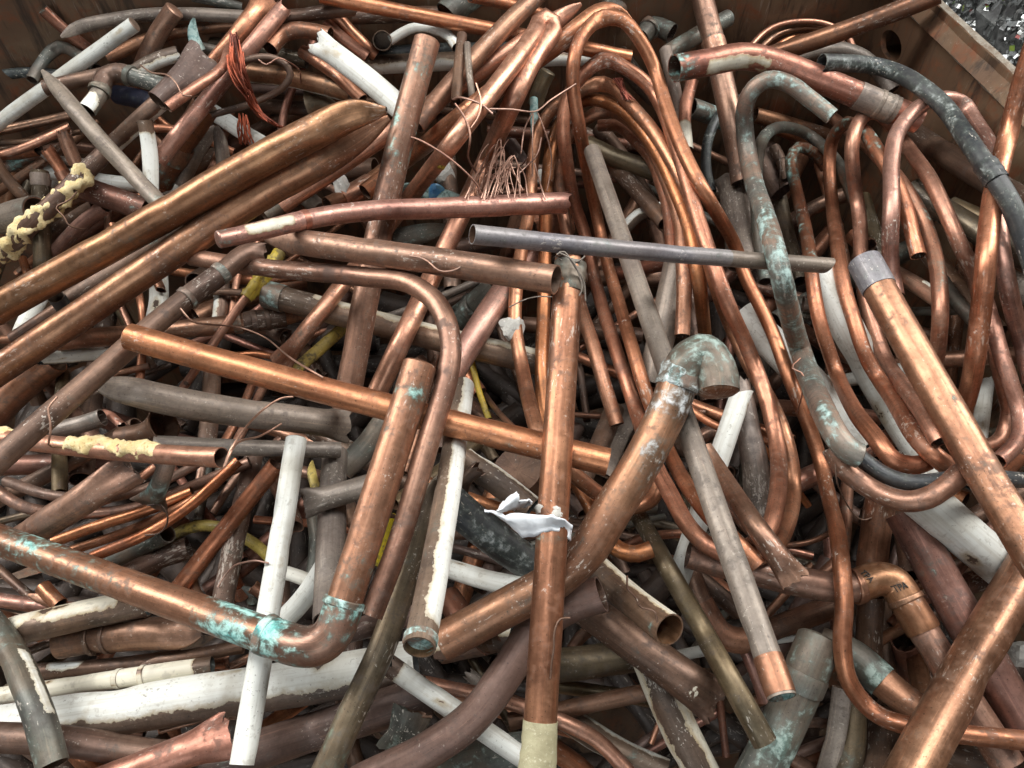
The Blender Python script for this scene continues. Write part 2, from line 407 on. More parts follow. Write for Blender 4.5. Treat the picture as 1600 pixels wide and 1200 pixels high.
P(26, 30, [(90, 533), (330, 510), (485, 490)], 'Br', 'pipe', 'brown pipe with ringed fitting behind the yellow cable, left', e1='p',
  sub=[('fitting', .74, .90, 1.12, 'Dk', {}), ('ridge', .77, .79, 1.24, 'Dk', {}), ('ridge', .82, .84, 1.24, 'Dk', {}), ('joint_ring', .70, .73, 1.2, 'Pt', dict(foam=.07))])
P(16, 29, [(247, 425), (240, 510)], 'Wh', 'pipe', 'upright flaky grey-white pipe behind the lower golden pipe', pa=[(0, 120, 0, 1)])
P(15, 25, [(346, 440), (343, 505)], 'Dk', 'pipe', 'upright dark pipe with white scale below the bent elbow pipe', pa=[(60, 40, .3, 1)])
P(14, 29, [(304, 440), (325, 425)], 'Dk', 'pipe_stub', 'open round pipe mouth below the lower golden pipe', dz=.08)
P(46, 14, [(437, 394), (412, 432), (376, 476), (286, 606)], 'Co', 'cable', 'thin copper rod with torn yellow sleeve, left of centre', cat='cable', sub=[('yellow_sleeve', .0, .34, 1.75, 'Yl', dict(foam=.3))])
P(70, 48, [(-70, 622), (0, 577), (213, 434), (380, 322), (500, 253), (608, 184)], 'Gd', 'pipe', 'long golden brown pipe, lower of the two with pinched tips', e1='p', pln=3.0, pw=.80, dent=3, rigid=1)
P(74, 52, [(-70, 518), (240, 346), (380, 266), (480, 212), (548, 180), (604, 172)], 'Gd', 'pipe', 'long golden brown pipe, upper of the two with pinched tips', e1='p', pln=2.6, pw=.80, dent=3, rigid=1, v=[(.45, .06, .15)])
P(18, 46, [(-25, 668), (85, 562)], 'Br', 'pipe', 'thick brown pipe at the left edge behind the bent brown pipe')
P(19, 24, [(336, 197), (283, 290)], 'Gy', 'pipe', 'grey pipe leaning left from a shared pinched peak, upper left', e0='p', pln=1.5)
P(20, 22, [(338, 196), (350, 305)], 'Gy', 'pipe', 'grey pipe dropping from a shared pinched peak, upper left', e0='p', pln=1.5)
P(14, 22, [(322, 168), (428, 236)], 'Wh', 'pipe', 'flat white strip-like pipe under the red wire bundle', pa=ALL, flat=.5)
P(13, 30, [(385, 112), (550, 146)], 'Gd', 'pipe', 'brown pipe with a white underside left of the round pipe mouth', pa=[(100, 42, 0, 1)])
P(12, 24, [(330, 70), (480, 95)], 'Ol', 'pipe', 'olive pipe behind the loop of thin tube, upper left')
P(15, 16, [(312, 73), (352, 82)], 'Gr', 'pipe', 'short green pipe by the red wires, upper left')
P(18, 20, [(303, 28), (312, 80)], 'Pt', 'pipe', 'small torn green and pink upright pipe, top left', e0='p', v=[(.5, .6, .3)])
P(10, 16, [(300, -6), (378, 12)], 'Gr', 'pipe', 'green tarnished pipe at the top edge, left')
P(11, 22, [(400, 165), (525, 172)], 'Dk', 'pipe', 'dark pipe lying under the wire bundle tip')
P(21, (24, 34), [(520, 170), (486, 166)], 'Ol', 'pipe', 'small olive flared pipe mouth above the golden pipe', e1='t')
P(16, 30, [(185, 148), (238, 162)], 'Na', 'plug', 'dark navy plastic plug under the tarnished elbow', cat='plug', e0='c', e1='c')
P(32, 11, [(378, 96), (400, 90), (425, 90), (446, 100), (454, 117), (444, 135), (405, 157), (330, 180)], 'Dk', 'tube', 'thin brown tube bent in a small hook right of the red wires')
P(20, 26, [(422, 76), (440, 54), (470, 47), (516, 56)], 'Br', 'tube', 'curved copper tube with open mouth by the white pipe end, top')
P(13, 20, [(521, 20), (588, 86)], 'Cu', 'tube', 'bright copper tube, right of two short parallel ones at top')
P(14, 20, [(508, 36), (574, 90)], 'Cu', 'tube', 'bright copper tube, left of two short parallel ones at top')
P(24, 30, [(597, 63), (600, 70)], 'Wh', 'pipe_stub', 'white-rimmed round pipe mouth facing the viewer, top', dz=.12, rim='Wh')
P(25, 20, [(472, 80), (566, 156)], 'Cu', 'tube', 'copper tube alongside the clean white pipe, top', e0='o')
P(30, 36, [(494, 64), (640, 182)], 'Wh', 'pipe', 'clean thick white pipe slanting down to the upright copper pipe', pa=ALL, e0='f', fw=.15, fln=1.0)
P(12, 28, [(540, 104), (920, 88)], 'Wh', 'pipe', 'level white pipe with dark dirty top, behind the upright copper pipe', pa=[(60, 80, 0, 1)])
P(10, 24, [(545, 88), (820, 78)], 'Bk', 'pipe', 'level black pipe above the dirty white one, top centre')
P(15, 17, [(610, 64), (640, 46), (668, 44), (700, 56), (714, 74)], 'Wh', 'tube', 'peeling white bent tube right of the round pipe mouth', pa=[(-20, 80, 0, 1)])
P(11, 24, [(550, 26), (700, 22)], 'Dk', 'pipe', 'dark pipe behind the long bright copper pipe, top')
P(13, 46, [(752, -18), (700, 24)], 'Gr', 'pipe', 'thick grey-green pipe end at the top edge, centre', e1='o')
P(22, 23, [(500, -7), (985, 90)], 'Cu', 'pipe', 'long bright copper pipe sloping along the top edge')
P(16, 18, [(735, -6), (880, 34)], 'Co', 'tube', 'copper tube just above the long bright pipe, top centre')
P(28, 30, [(842, -10), (650, 196)], 'Br', 'pipe', 'brown pipe slanting down from the top edge to the upright pipe')
P(34, 17, [(722, 55), (716, 110), (713, 158)], 'Dk', 'twig_pipe', 'crusty dark thin pipe hanging by the stray wires', cat='pipe', dent=5)
P(35, 11, [(730, 68), (733, 110), (738, 152)], 'Gy', 'tube', 'thin crumpled grey tube beside the crusty dark one', dent=5)
P(26, 28, [(908, 6), (780, 92), (619, 200), (440, 322)], 'Cu', 'pipe', 'long copper pipe with pointed top running down behind the upright pipe', e0='p', rigid=1)
P(38, 29, [(986, 31), (965, 20), (938, 19), (905, 42), (868, 72), (800, 120), (650, 238), (570, 300)], 'Co', 'tube', 'copper tube arching over at the top and running down left', e0='p')
P(44, (26, 33), [(436, 570), (545, 432), (636, 314), (775, 135), (838, 50), (848, 33), (858, 32), (862, 48), (832, 96), (732, 311), (590, 612)], 'Cu', 'tube', 'bright copper tube folded into a narrow hairpin, centre top', e0='f', kink=[(853, 32, .6, 16)], fw=.5)
P(27, 32, [(612, 262), (512, 322)], 'Br', 'pipe', 'brown pipe with fitting just left of the upright copper pipe', sub=[('fitting', .35, .8, 1.12, 'Co', {})])
P(20, 28, [(412, 336), (470, 296), (520, 260)], 'Gr', 'pipe', 'green tarnished open pipe below the golden pipes', e0='o')
P(19, 28, [(470, 302), (503, 330)], 'Gy', 'pipe', 'small grey stub beneath the golden pipe tips')
P(64, 42, [(667, 64), (540, 640)], 'Br', 'pipe', 'upright brown copper pipe with blue-green stains, centre left', e0='c', v=[(.09, .06, .33), (.22, .07, .30), (.30, .05, .33)], bow=.4)
P(22, 26, [(856, 112), (836, 165)], 'Ol', 'pipe', 'short olive capped stub behind the hairpin tube', e0='c')
P(36, 13, [(834, 155), (836, 250), (826, 330)], 'Pt', 'tube', 'thin grey-green tube tied with copper wire, top centre', v=[(.0, .2, .5)])
P(18, 34, [(622, 374), (702, 354)], 'Gr', 'pipe', 'grey-green wedge of pipe below the crushed pink pipe', e1='p')
P(17, 30, [(636, 300), (720, 322)], 'Pt', 'pipe', 'pale blue-green tarnished pipe behind the upright pipe', v=[(.5, .5, .4)])
# ---- centre top and coil
P(12, 30, [(1002, 60), (1022, 40), (1050, 52)], 'Gr', 'pipe_elbow', 'dark green elbow against the back wall', cat='elbow', sub=[('joint_ring', .3, .42, 1.15, 'Pt', dict(foam=.07))])
P(13, 26, [(1042, 84), (1138, 28)], 'Gr', 'pipe', 'green pipe with rounded end leaning on the back wall', e1='c')
P(11, 34, [(945, 20), (985, 2)], 'Pt', 'pipe', 'pale blue pipe mouth at the top edge behind the coil', dz=.05)
P(20, 20, [(1040, 78), (1052, 130), (1066, 200)], 'Gy', 'pipe', 'grey rounded pipe standing right of the coil peak', e0='c')
P(22, 20, [(1081, 128), (1070, 175), (1073, 235)], 'Cp', 'pipe', 'pale scuffed pipe with torn top and white lower end', e0='j', pa=[(0, 180, .62, 1)])
P(19, 30, [(966, 84), (1032, 160)], 'Gy', 'pipe', 'pale grey pipe mouth behind the coil tubes', e0='o')
P(15, 30, [(1078, 168), (1158, 202)], 'Pt', 'pipe', 'pale blue-green pipe under the dark curved tube', v=[(.6, .4, .35)])
P(32, 35, [(1090, -30), (1160, 285)], 'Br', 'pipe', 'brown pipe standing up past the back wall with a collar', sub=[('collar', .30, .44, 1.08, 'Co', {})])
P(21, 16, [(1160, 153), (1130, 172), (1108, 212), (1103, 260), (1112, 300)], 'Bk', 'tube', 'thin dark blue tube curving round behind the tarnished tube')
P(17, 30, [(915, 226), (1040, 273)], 'Ol', 'pipe', 'olive stained pipe inside the big coil')
P(24, 50, [(1142, 272), (1160, 410)], 'Gy', 'pipe', 'wide weathered grey pipe standing between the two coils', e0='f', fw=.1, fln=.7)
P(14, 26, [(940, 240), (1040, 350)], 'Dk', 'pipe', 'dark pipe deep inside the big coil')
P(13, 20, [(975, 358), (1002, 333), (1045, 322)], 'Wh', 'tube', 'small white-edged curved tube inside the big coil', pa=[(-50, 60, 0, 1)])
P(15, 24, [(960, 430), (1060, 408)], 'Rd', 'pipe', 'dark red pipe behind the coil under the blue-grey pipe')
P(16, 44, [(1058, 415), (1015, 600)], 'Gy', 'pipe', 'pale grey pipe behind the coil above the corroded elbow')
P(50, 20.1, [(936, 196), (967, 197), (994, 220), (1019, 250), (1034, 290), (1045, 330), (1050, 400)], 'Co', 'coil_tube', 'innermost copper tube of the big coil', cat='coil', )
P(52, 21.8, [(964, 664), (945, 603), (926, 537), (906, 477), (893, 410), (880, 330), (872, 270), (884, 220), (912, 189), (950, 171), (983, 187), (1010, 215), (1032, 258), (1047, 295), (1063, 345), (1067, 400), (1069, 455), (1066, 525)], 'Co', 'coil_tube', 'kinked inner coil tube ending in an open mouth near the middle', cat='coil', kink=[(948, 171, .75, 12)])
P(54, 21.8, [(1018, 858), (989, 866), (956, 850), (925, 795), (890, 735), (858, 680), (847, 609), (850, 460), (854, 300), (862, 225), (880, 185), (905, 161), (931, 156), (967, 169), (1000, 200), (1030, 243), (1055, 298), (1078, 360), (1092, 440), (1105, 560)], 'Co', 'coil_tube', 'coil tube with a smooth round top between the kinked ones', cat='coil')
P(56, 22.7, [(1032, 750), (1020, 778), (992, 792), (950, 780), (905, 748), (850, 696), (830, 640), (814, 565), (805, 510), (806, 455), (815, 390), (828, 320), (832, 255), (842, 205), (862, 172), (905, 143), (937, 131), (959, 137), (989, 168), (1019, 203), (1044, 242), (1080, 316), (1102, 386), (1129, 477), (1165, 560), (1205, 630), (1231, 697), (1239, 750), (1235, 803), (1208, 858), (1180, 872)], 'Co', 'coil_tube', 'third coil tube down, kinked at the top, legs spreading wide', cat='coil', kink=[(937, 131, .85, 12)])
P(58, 23.6, [(1165, 876), (1110, 855), (1077, 824), (1044, 766), (1019, 715), (983, 609), (959, 537), (934, 455), (912, 359), (898, 319), (885, 248), (880, 200), (886, 155), (909, 119), (945, 93), (978, 107), (1008, 129), (1030, 160), (1060, 240), (1090, 340), (1118, 422), (1140, 482), (1165, 537), (1192, 606), (1209, 670), (1217, 723), (1214, 780), (1200, 830), (1172, 855)], 'Co', 'coil_tube', 'second coil tube down, kinked at the top, closing in a tight loop', cat='coil', kink=[(945, 93, .85, 12)])
P(60, 23.6, [(1185, 884), (1148, 845), (1104, 800), (1069, 752), (1038, 690), (1005, 600), (978, 510), (950, 414), (937, 359), (917, 261), (904, 192), (895, 132), (899, 82), (915, 48), (939, 29), (972, 31), (1000, 63), (1022, 105), (1036, 151), (1055, 206), (1082, 267), (1110, 316), (1148, 383), (1165, 433), (1187, 477), (1209, 524), (1233, 590), (1255, 643), (1279, 710), (1295, 777), (1308, 830), (1316, 897), (1319, 947), (1316, 1008), (1325, 1061), (1351, 1100), (1383, 1123), (1440, 1138), (1500, 1147), (1610, 1158)], 'Co', 'coil_tube', 'outermost tall coil tube whose right leg hooks round at bottom right', cat='coil', kink=[(941, 29, .85, 13)])
P(40, 40, [(842, 378), (770, 480), (700, 592)], 'Cp', 'pipe', 'pink copper pipe with blue streak right of the bent brown pipe', v=[(.45, .15, .25)])
P(38, 32, [(838, 358), (896, 347)], 'Cu', 'pipe', 'crushed copper scrap under the blue-grey pipe', e0='f', e1='f', flat=.4)
P(30, 40, [(416, 460), (600, 508), (890, 578)], 'Cr', 'pipe', 'brown pipe with cream paint strip crossing behind the upright pipes', pa=[(-62, 34, .15, 1)], sub=[('collar', 0, .06, 1.12, 'Pt', {})])
P(28, 20, [(455, 584), (500, 545), (545, 504)], 'Yl', 'cable', 'dirty yellow cable left of the upright stained pipe', cat='cable', dent=3)
P(24, 46, [(714, 502), (780, 446)], 'Gr', 'pipe', 'grey-green fitting tucked behind the bent brown pipe', sub=[('joint_ring', .3, .45, 1.1, 'Pt', dict(foam=.07))])
# ---- right hand coil and top right
P(10, 8.7, [(1165, 80), (1200, 46), (1240, 34), (1290, 37), (1325, 57), (1338, 84)], 'Cu', 'coil_tube', 'thin orange tube, outermost arc of the small coil by the back wall', cat='coil')
P(11, 8.7, [(1180, 84), (1210, 56), (1245, 45), (1285, 46), (1315, 64), (1326, 88)], 'Gd', 'coil_tube', 'thin tube, middle arc of the small coil by the back wall', cat='coil')
P(12, 8.7, [(1195, 88), (1222, 66), (1250, 55), (1280, 56), (1306, 70), (1316, 90)], 'Cu', 'coil_tube', 'thin orange tube, innermost arc of the small coil by the back wall', cat='coil')
P(40, 29, [(1468, -10), (1180, 94)], 'Br', 'pipe', 'brown pipe slanting across the bin corner, top right')
P(15, 24, [(1240, 92), (1270, 82), (1308, 77), (1345, 88), (1374, 114), (1394, 142)], 'Gy', 'tube', 'grey-brown tube arched behind the black hose')
P(62, 41, [(1054, 107), (1110, 97), (1160, 88), (1205, 96), (1287, 127), (1395, 172), (1436, 188)], 'Cp', 'pipe', 'fat pinkish pipe with white scale bent across the top right', rigid=1, v=[(.02, .05, .4), (.80, .07, .35)], e0='o', pa=[(25, 40, .1, .38)],
  sub=[('sleeve', .74, .90, 1.05, 'Gy', dict(v=[(.5, .5, .3)])), ('ridge', .82, .84, 1.09, 'Gy', {}), ('ridge', .87, .885, 1.09, 'Gy', {})])
P(14, 38, [(1395, 188), (1650, 342)], 'Dk', 'pipe', 'thick dark brown pipe along the side wall behind the right coil')
P(13, 40, [(1425, 296), (1640, 420)], 'Ol', 'pipe', 'dull olive pipe low behind the right coil')
P(12, 30, [(1400, 330), (1560, 520)], 'Dk', 'pipe', 'dark brown pipe crossing low inside the right coil')
P(16, 22, [(1472, 438), (1526, 504)], 'Gr', 'pipe', 'short green pipe deep inside the right coil')
P(17, 40, [(1570, 440), (1640, 470)], 'Gy', 'pipe', 'grey pipe end with collar at the right edge', sub=[('collar', 0, .3, 1.1, 'Gy', {})])
P(18, 24, [(1180, 180), (1300, 215)], 'Br', 'pipe', 'brown pipe with pale ring behind the tarnished loop')
P(17, 20, [(1195, 192), (1300, 232)], 'Cu', 'tube', 'orange copper tube just below the ringed brown pipe')
P(16, 40, [(1190, 230), (1222, 300)], 'Dk', 'pipe', 'dark elbow-like pipe inside the tarnished loop')
P(15, 26, [(1215, 300), (1250, 440)], 'Ol', 'pipe', 'dark olive pipe standing inside the tarnished loop')
P(14, 24, [(1230, 350), (1320, 305)], 'Br', 'pipe', 'brown pipe crossing low between the right coil legs')
P(20, 54, [(1160, 490), (1260, 592), (1352, 700)], 'Wh', 'pipe', 'pale grey-white pipe slanting under the tarnished tube, right', pa=ALL)
P(21, 50, [(1282, 430), (1365, 590), (1462, 745)], 'Wh', 'pipe', 'white pipe slanting beneath the right coil', pa=ALL)
P(15, 26, [(1255, 475), (1312, 470)], 'Gy', 'pipe', 'grey slant-cut pipe end between the right coil legs', e1='x')
P(16, 22, [(1255, 515), (1345, 565)], 'Br', 'pipe', 'brown pipe crossing under the right coil legs, lower')
P(44, 64, [(1385, 732), (1660, 968)], 'Wh', 'pipe', 'large white pipe on the right under the big brown pipe', pa=ALL, flat=.15, dent=0)
P(28, 24, [(1541, 596), (1520, 760)], 'Wh', 'pipe', 'slim upright white pipe seen between right coil tubes', pa=ALL, e0='j')
P(22, 25, [(1340, 400), (1469, 470)], 'Br', 'pipe', 'open-ended brown pipe pointing right inside the coil', e1='o', tilt=.12, pa=[(-60, 30, .75, .92)])
P(48, 19.3, [(1196, 440), (1186, 370), (1182, 300), (1184, 245), (1195, 212), (1216, 199), (1250, 204), (1280, 223), (1310, 256), (1340, 320)], 'Gr', 'coil_tube', 'dark blue-green tube loop just inside the tarnished one', cat='coil')
P(50, 21.8, [(1460, 580), (1468, 520), (1468, 450), (1460, 397), (1440, 340), (1405, 282), (1360, 232), (1311, 192), (1265, 155), (1233, 131)], 'Co', 'coil_tube', 'copper tube with green streak descending inside the right coil', cat='coil', v=[(.35, .2, .30)])
P(52, 22.7, [(1462, 705), (1450, 720), (1436, 726), (1410, 727), (1392, 716), (1367, 683), (1340, 649), (1313, 598), (1298, 557), (1281, 503), (1271, 450), (1265, 397), (1257, 351), (1244, 295), (1236, 250), (1247, 230), (1270, 238), (1290, 262)], 'Co', 'coil_tube', 'right coil tube turning from green at top to copper at its bottom loop', cat='coil', v=[(.70, .10, .42), (.88, .12, .50)], kink=[(1412, 727, .6, 14)])
P(54, 23.6, [(1612, 690), (1592, 716), (1562, 738), (1530, 748), (1500, 740), (1460, 712), (1428, 678), (1399, 630), (1372, 590), (1353, 557), (1335, 503), (1319, 450), (1308, 383), (1300, 317), (1296, 253), (1302, 215), (1324, 192), (1345, 200), (1380, 250), (1410, 310), (1435, 400)], 'Co', 'coil_tube', 'right coil tube sweeping in a wide loop to the right edge', cat='coil', v=[(.78, .09, .38)])
P(56, 23.6, [(1470, 690), (1440, 640), (1388, 570), (1367, 517), (1351, 463), (1345, 391), (1343, 343), (1333, 270), (1331, 227), (1342, 190), (1362, 175), (1384, 181), (1400, 205), (1425, 240), (1450, 275), (1475, 325), (1500, 383), (1520, 425), (1530, 460), (1552, 540), (1570, 610), (1576, 650), (1560, 690), (1520, 702)], 'Co', 'coil_tube', 'right coil tube with a sharp kink at its top', cat='coil', kink=[(1384, 181, .85, 13)])
P(64, 25.4, [(1400, 462), (1393, 423), (1391, 370), (1393, 317), (1393, 253), (1401, 210), (1422, 180), (1450, 158), (1487, 155), (1507, 167), (1524, 192), (1545, 225), (1558, 270), (1562, 370), (1570, 423), (1582, 480), (1598, 540), (1612, 600)], 'Cp', 'coil_tube', 'pink copper tube over the fat pipe end, right coil', cat='coil', kink=[(1507, 167, .6, 14)])
P(58, 24.4, [(1540, 470), (1552, 510), (1565, 557), (1580, 600), (1594, 650), (1590, 690), (1560, 720)], 'Cp', 'coil_tube', 'short copper loop at the right edge behind the slanting tube', cat='coil')
P(68, 30, [(1640, 0), (1600, 120), (1564, 253), (1551, 310), (1540, 410), (1530, 510), (1517, 597), (1500, 660)], 'Cu', 'tube', 'bright copper tube coming down over the right bin rim')
P(60, 26, [(1330, 700), (1351, 720), (1383, 742), (1420, 754), (1460, 752), (1520, 745), (1620, 752)], 'Bk', 'tube', 'blackened tube crossing behind the dark copper loop, right')
P(66, 34, [(1300, 700), (1316, 728), (1340, 750), (1380, 774), (1420, 784), (1455, 776), (1482, 758), (1502, 738)], 'Br', 'tube', 'dark copper tube bent in a broad U above the white pipe, right')
P(80, 29, [(1284, 98), (1329, 99), (1372, 104), (1415, 120), (1447, 141), (1479, 171), (1505, 208), (1527, 240), (1553, 277), (1580, 320), (1605, 385), (1625, 450)], 'Bk', 'hose', 'black scorched hose arching down the right edge', cat='hose', e0='o', sub=[('joint', .60, .66, 1.16, 'Bk', dict(foam=.10))])
P(86, 28, [(738, 366), (1293, 415)], 'Bl', 'pipe', 'blue-grey speckled pipe lying level across the big coil', e1='x', stg=[('Gy', .72, 1.01)])
P(90, (27, 36), [(1300, 182), (1262, 152), (1233, 131), (1201, 124), (1176, 140), (1164, 168), (1165, 215), (1179, 289), (1193, 330), (1209, 383), (1225, 450), (1241, 517), (1263, 583), (1287, 643), (1308, 683), (1329, 706), (1343, 712)], 'Pt', 'tube', 'long turquoise tarnished tube hanging in front of the blue-grey pipe', e1='c', v=[(.62, .18, .15)])
# ---- left middle and lower left
P(20, 14, [(398, 590), (345, 700)], 'Cu', 'tube', 'thin copper tube under the grey flared pipe, left of two')
P(21, 14, [(418, 590), (362, 705)], 'Cu', 'tube', 'thin copper tube under the grey flared pipe, right of two')
P(16, 28, [(332, 560), (322, 700)], 'Dk', 'pipe', 'upright scaly dark pipe under the grey flared pipe', v=[(.3, .3, .2)])
P(58, 46, [(146, 600), (213, 614), (320, 636), (462, 655), (546, 665)], 'Gy', 'pipe', 'long grey pipe pinched left and flared flat at its right end', e0='p', e1='f', fw=.35, fln=1.1, pln=1.6, rigid=1)
P(30, 28, [(60, 676), (160, 652)], 'Gy', 'pipe', 'open-mouthed pipe under the bent brown pipe, left', e1='o', v=[(.85, .2, .3)])
P(22, 36, [(190, 684), (256, 664)], 'Dk', 'pipe', 'dark flared pipe mouth above the foam-crusted pipe', e1='t')
P(40, 26, [(240, 693), (532, 703)], 'Gy', 'pipe', 'level grey pipe below the long flared one')
P(52, 30, [(-30, 681), (346, 715)], 'Co', 'pipe', 'copper pipe with crusts of yellow foam, left edge', e1='o',
  sub=[('foam_crust', .36, .76, 1.03, 'foam', dict(foam=.34, ph=-50)), ('foam_crust', .0, .14, 1.10, 'foam', dict(foam=.4))])
P(44, (46, 50), [(15, 855), (150, 768), (208, 730)], 'Br', 'pipe', 'torn dark copper pipe with split flattened end, left', e1='f', fw=.15, fln=2.0, dent=5)
P(46, (26, 32), [(262, 720), (250, 755), (233, 790)], 'Pt', 'pipe', 'small trumpet-flared stub with turquoise neck, left', e1='f', fw=.95, fln=1.5, v=[(.55, .15, .4)])
P(36, 18, [(-15, 760), (40, 793), (147, 802), (213, 793), (293, 763), (390, 722)], 'Br', 'tube', 'brown tube curving under the torn pipe, left')
P(35, 16, [(10, 752), (80, 774), (173, 777), (260, 750), (330, 712)], 'Dk', 'tube', 'dark thin tube curving behind the torn pipe, left')
P(38, 18, [(85, 846), (160, 819), (227, 798), (300, 768)], 'Cu', 'tube', 'bright copper tube, upper of three in the lower left bundle')
P(39, 16, [(112, 860), (200, 830), (267, 801), (336, 760)], 'Co', 'tube', 'copper tube, middle of three in the lower left bundle')
P(40, 18, [(145, 870), (227, 835), (293, 793), (350, 742), (372, 720)], 'Cu', 'tube', 'bright copper tube, lowest of three in the lower left bundle')
P(20, 28, [(160, 882), (262, 834)], 'Gr', 'pipe', 'dark green pipe under the lower left tube bundle')
P(22, 36, [(200, 898), (295, 856)], 'Dk', 'pipe', 'dark brown pipe just above the big elbow pipe, left')
P(18, 18, [(245, 852), (293, 826), (335, 822), (395, 848), (430, 880)], 'Yl', 'cable', 'grimy yellow hose curving behind the white upright pipe', cat='cable', dent=3)
P(42, 28, [(432, 726), (280, 918)], 'Co', 'pipe', 'copper pipe slanting left of the upright white pipe')
P(34, 32, [(400, 700), (345, 960)], 'Dk', 'pipe', 'upright scaly dark pipe behind the slanting copper pipe')
P(32, 46, [(523, 710), (514, 970)], 'Gy', 'pipe', 'upright grey-brown stub behind the big stained elbow pipe', e0='c')
P(48, 38, [(474, 787), (530, 772), (590, 755)], 'Gy', 'pipe', 'grey pipe with crumpled foil-like end beside the white pipe', e0='f', fw=.3, fln=.9, dent=4)
P(24, 40, [(535, 735), (605, 655)], 'Gr', 'pipe', 'dark green pipe behind the big stained elbow pipe')
P(20, 24, [(490, 805), (488, 905)], 'Gr', 'pipe', 'dark green upright stub beside the white pipe')
P(26, 22, [(440, 893), (510, 922)], 'Wh', 'pipe', 'small white pipe crossing behind the upright white pipe', pa=[(-20, 130, 0, 1)])
P(28, 34, [(505, 890), (436, 975)], 'Wh', 'pipe', 'white wedge-ended pipe behind the stained elbow', pa=ALL, e0='x')
P(64, 36, [(463, 686), (378, 1195)], 'Wh', 'pipe', 'upright white painted pipe, lower left, passing behind the elbow pipe', pa=[(-8, 130, 0, 1)], e0='c')
P(62, 36, [(414, 398), (385, 396), (350, 424), (300, 460), (240, 508), (160, 578), (53, 670), (-50, 762)], 'Dk', 'pipe', 'long brown pipe with offset bend and solder joints, left', rigid=1, e0='f', fw=.15, fln=.8,
  sub=[('joint_ring', .125, .145, 1.12, 'Pt', dict(foam=.07)), ('joint_ring', .235, .25, 1.12, 'Pt', dict(foam=.07)), ('elbow', .145, .235, 1.06, 'Dk', {})])
P(68, 43, [(202, 526), (950, 722)], 'Co', 'pipe', 'long copper pipe sloping right behind the central upright pipe', e0='c', v=[(.80, .02, .35)])
P(76, 33, [(300, 402), (380, 415), (572, 433), (640, 443), (684, 476), (704, 530), (700, 585), (671, 686), (622, 851), (580, 962)], 'Br', 'pipe', 'brown pipe bent in a smooth right angle, centre left', rigid=1, oe=[(0, 58), (.12, 60), (.2, 76)])
P(84, 53, [(656, 570), (511, 1027), (-60, 822)], 'Br', 'pipe', 'thick L-shaped copper pipe with turquoise stained elbow, lower left', bend=62, rigid=1, e0='c',
  v=[(.05, .02, .50), (.10, .02, .25), (.33, .04, .30), (.57, .07, .50), (.70, .05, .30), (.88, .06, .50), (.80, .04, .32)],
  sub=[('elbow', .368, .518, 1.10, 'Br', dict(v=[(.05, .16, .48), (.95, .25, .66), (.65, .25, .40), (.3, .2, .28)])), ('joint_ring', .362, .374, 1.15, 'Tq', dict(foam=.07)), ('joint_ring', .514, .526, 1.15, 'Tq', dict(foam=.07))])
P(30, 72, [(-50, 1147), (490, 1063), (650, 1036)], 'Wh', 'pipe', 'large pipe, white on top and black beneath, lower left', pa=[(-55, 84, 0, 1)], dent=4)
P(28, 28, [(-40, 1094), (150, 1066), (332, 1039)], 'Cr', 'pipe', 'cream pipe with ringed joints and bare copper end, lower left', pa=[(0, 180, 0, .93)], e1='o', sub=[('joint_ring', .60, .62, 1.12, 'Cr', dict(pa=ALL)), ('joint_ring', .70, .72, 1.12, 'Cr', dict(pa=ALL))])
P(26, 46, [(-40, 1000), (100, 968), (230, 940)], 'Cr', 'pipe', 'half peeled cream pipe behind the big elbow pipe, left edge', pa=[(-62, 62, 0, .87)])
P(24, 50, [(95, 1004), (315, 990)], 'Br', 'pipe', 'ringed copper fitting pipe under the big elbow pipe', e1='p', pln=1.2, sub=[('ridge', .22, .25, 1.07, 'Dk', {}), ('ridge', .33, .36, 1.07, 'Dk', {})])
P(20, 27, [(55, 1050), (280, 1028)], 'Dk', 'pipe', 'dark pipe with cream flakes between the cream pipes', pa=[(-40, 40, .1, .35)])
P(22, 22, [(220, 1040), (380, 1010)], 'Dk', 'pipe', 'dark pipe with flat end beneath the big elbow pipe', e0='p')
P(66, 45, [(-22, 965), (12, 1008), (40, 1065), (62, 1122), (82, 1196)], 'Gr', 'hose', 'scuffed grey-green curved pipe at the lower left edge', e1='o', pa=[(-40, 25, .3, .75)])
P(36, 46, [(-40, 1150), (120, 1160), (280, 1188)], 'Dk', 'pipe', 'dull brown flattened pipe along the bottom left edge', e1='f', fw=.2)
P(60, (44, 56), [(120, 1235), (260, 1185), (358, 1148)], 'Cp', 'pipe', 'pink copper pipe flared open flat at bottom left', e1='f', fw=.35, fln=1.3)
P(34, 60, [(300, 1205), (500, 1140), (670, 1085)], 'Pu', 'pipe', 'thick dark brown pipe low behind the olive pipe, bottom')
P(38, 36, [(490, 1003), (650, 962)], 'Pu', 'pipe', 'grey-purple pipe behind the stained elbow, lower centre')
P(18, 24, [(395, 1150), (480, 1090)], 'Co', 'pipe', 'copper pipe glinting under the large white and black pipe')
P(32, 60, [(640, 1245), (720, 1195), (860, 1170)], 'Gr', 'pipe', 'grey-green pipe at the bottom edge behind the white diagonal')
P(36, 42, [(645, 1110), (615, 1180)], 'Gr', 'pipe', 'crushed grey pipe between the bottom brown pipes', e0='f', e1='f', flat=.3)
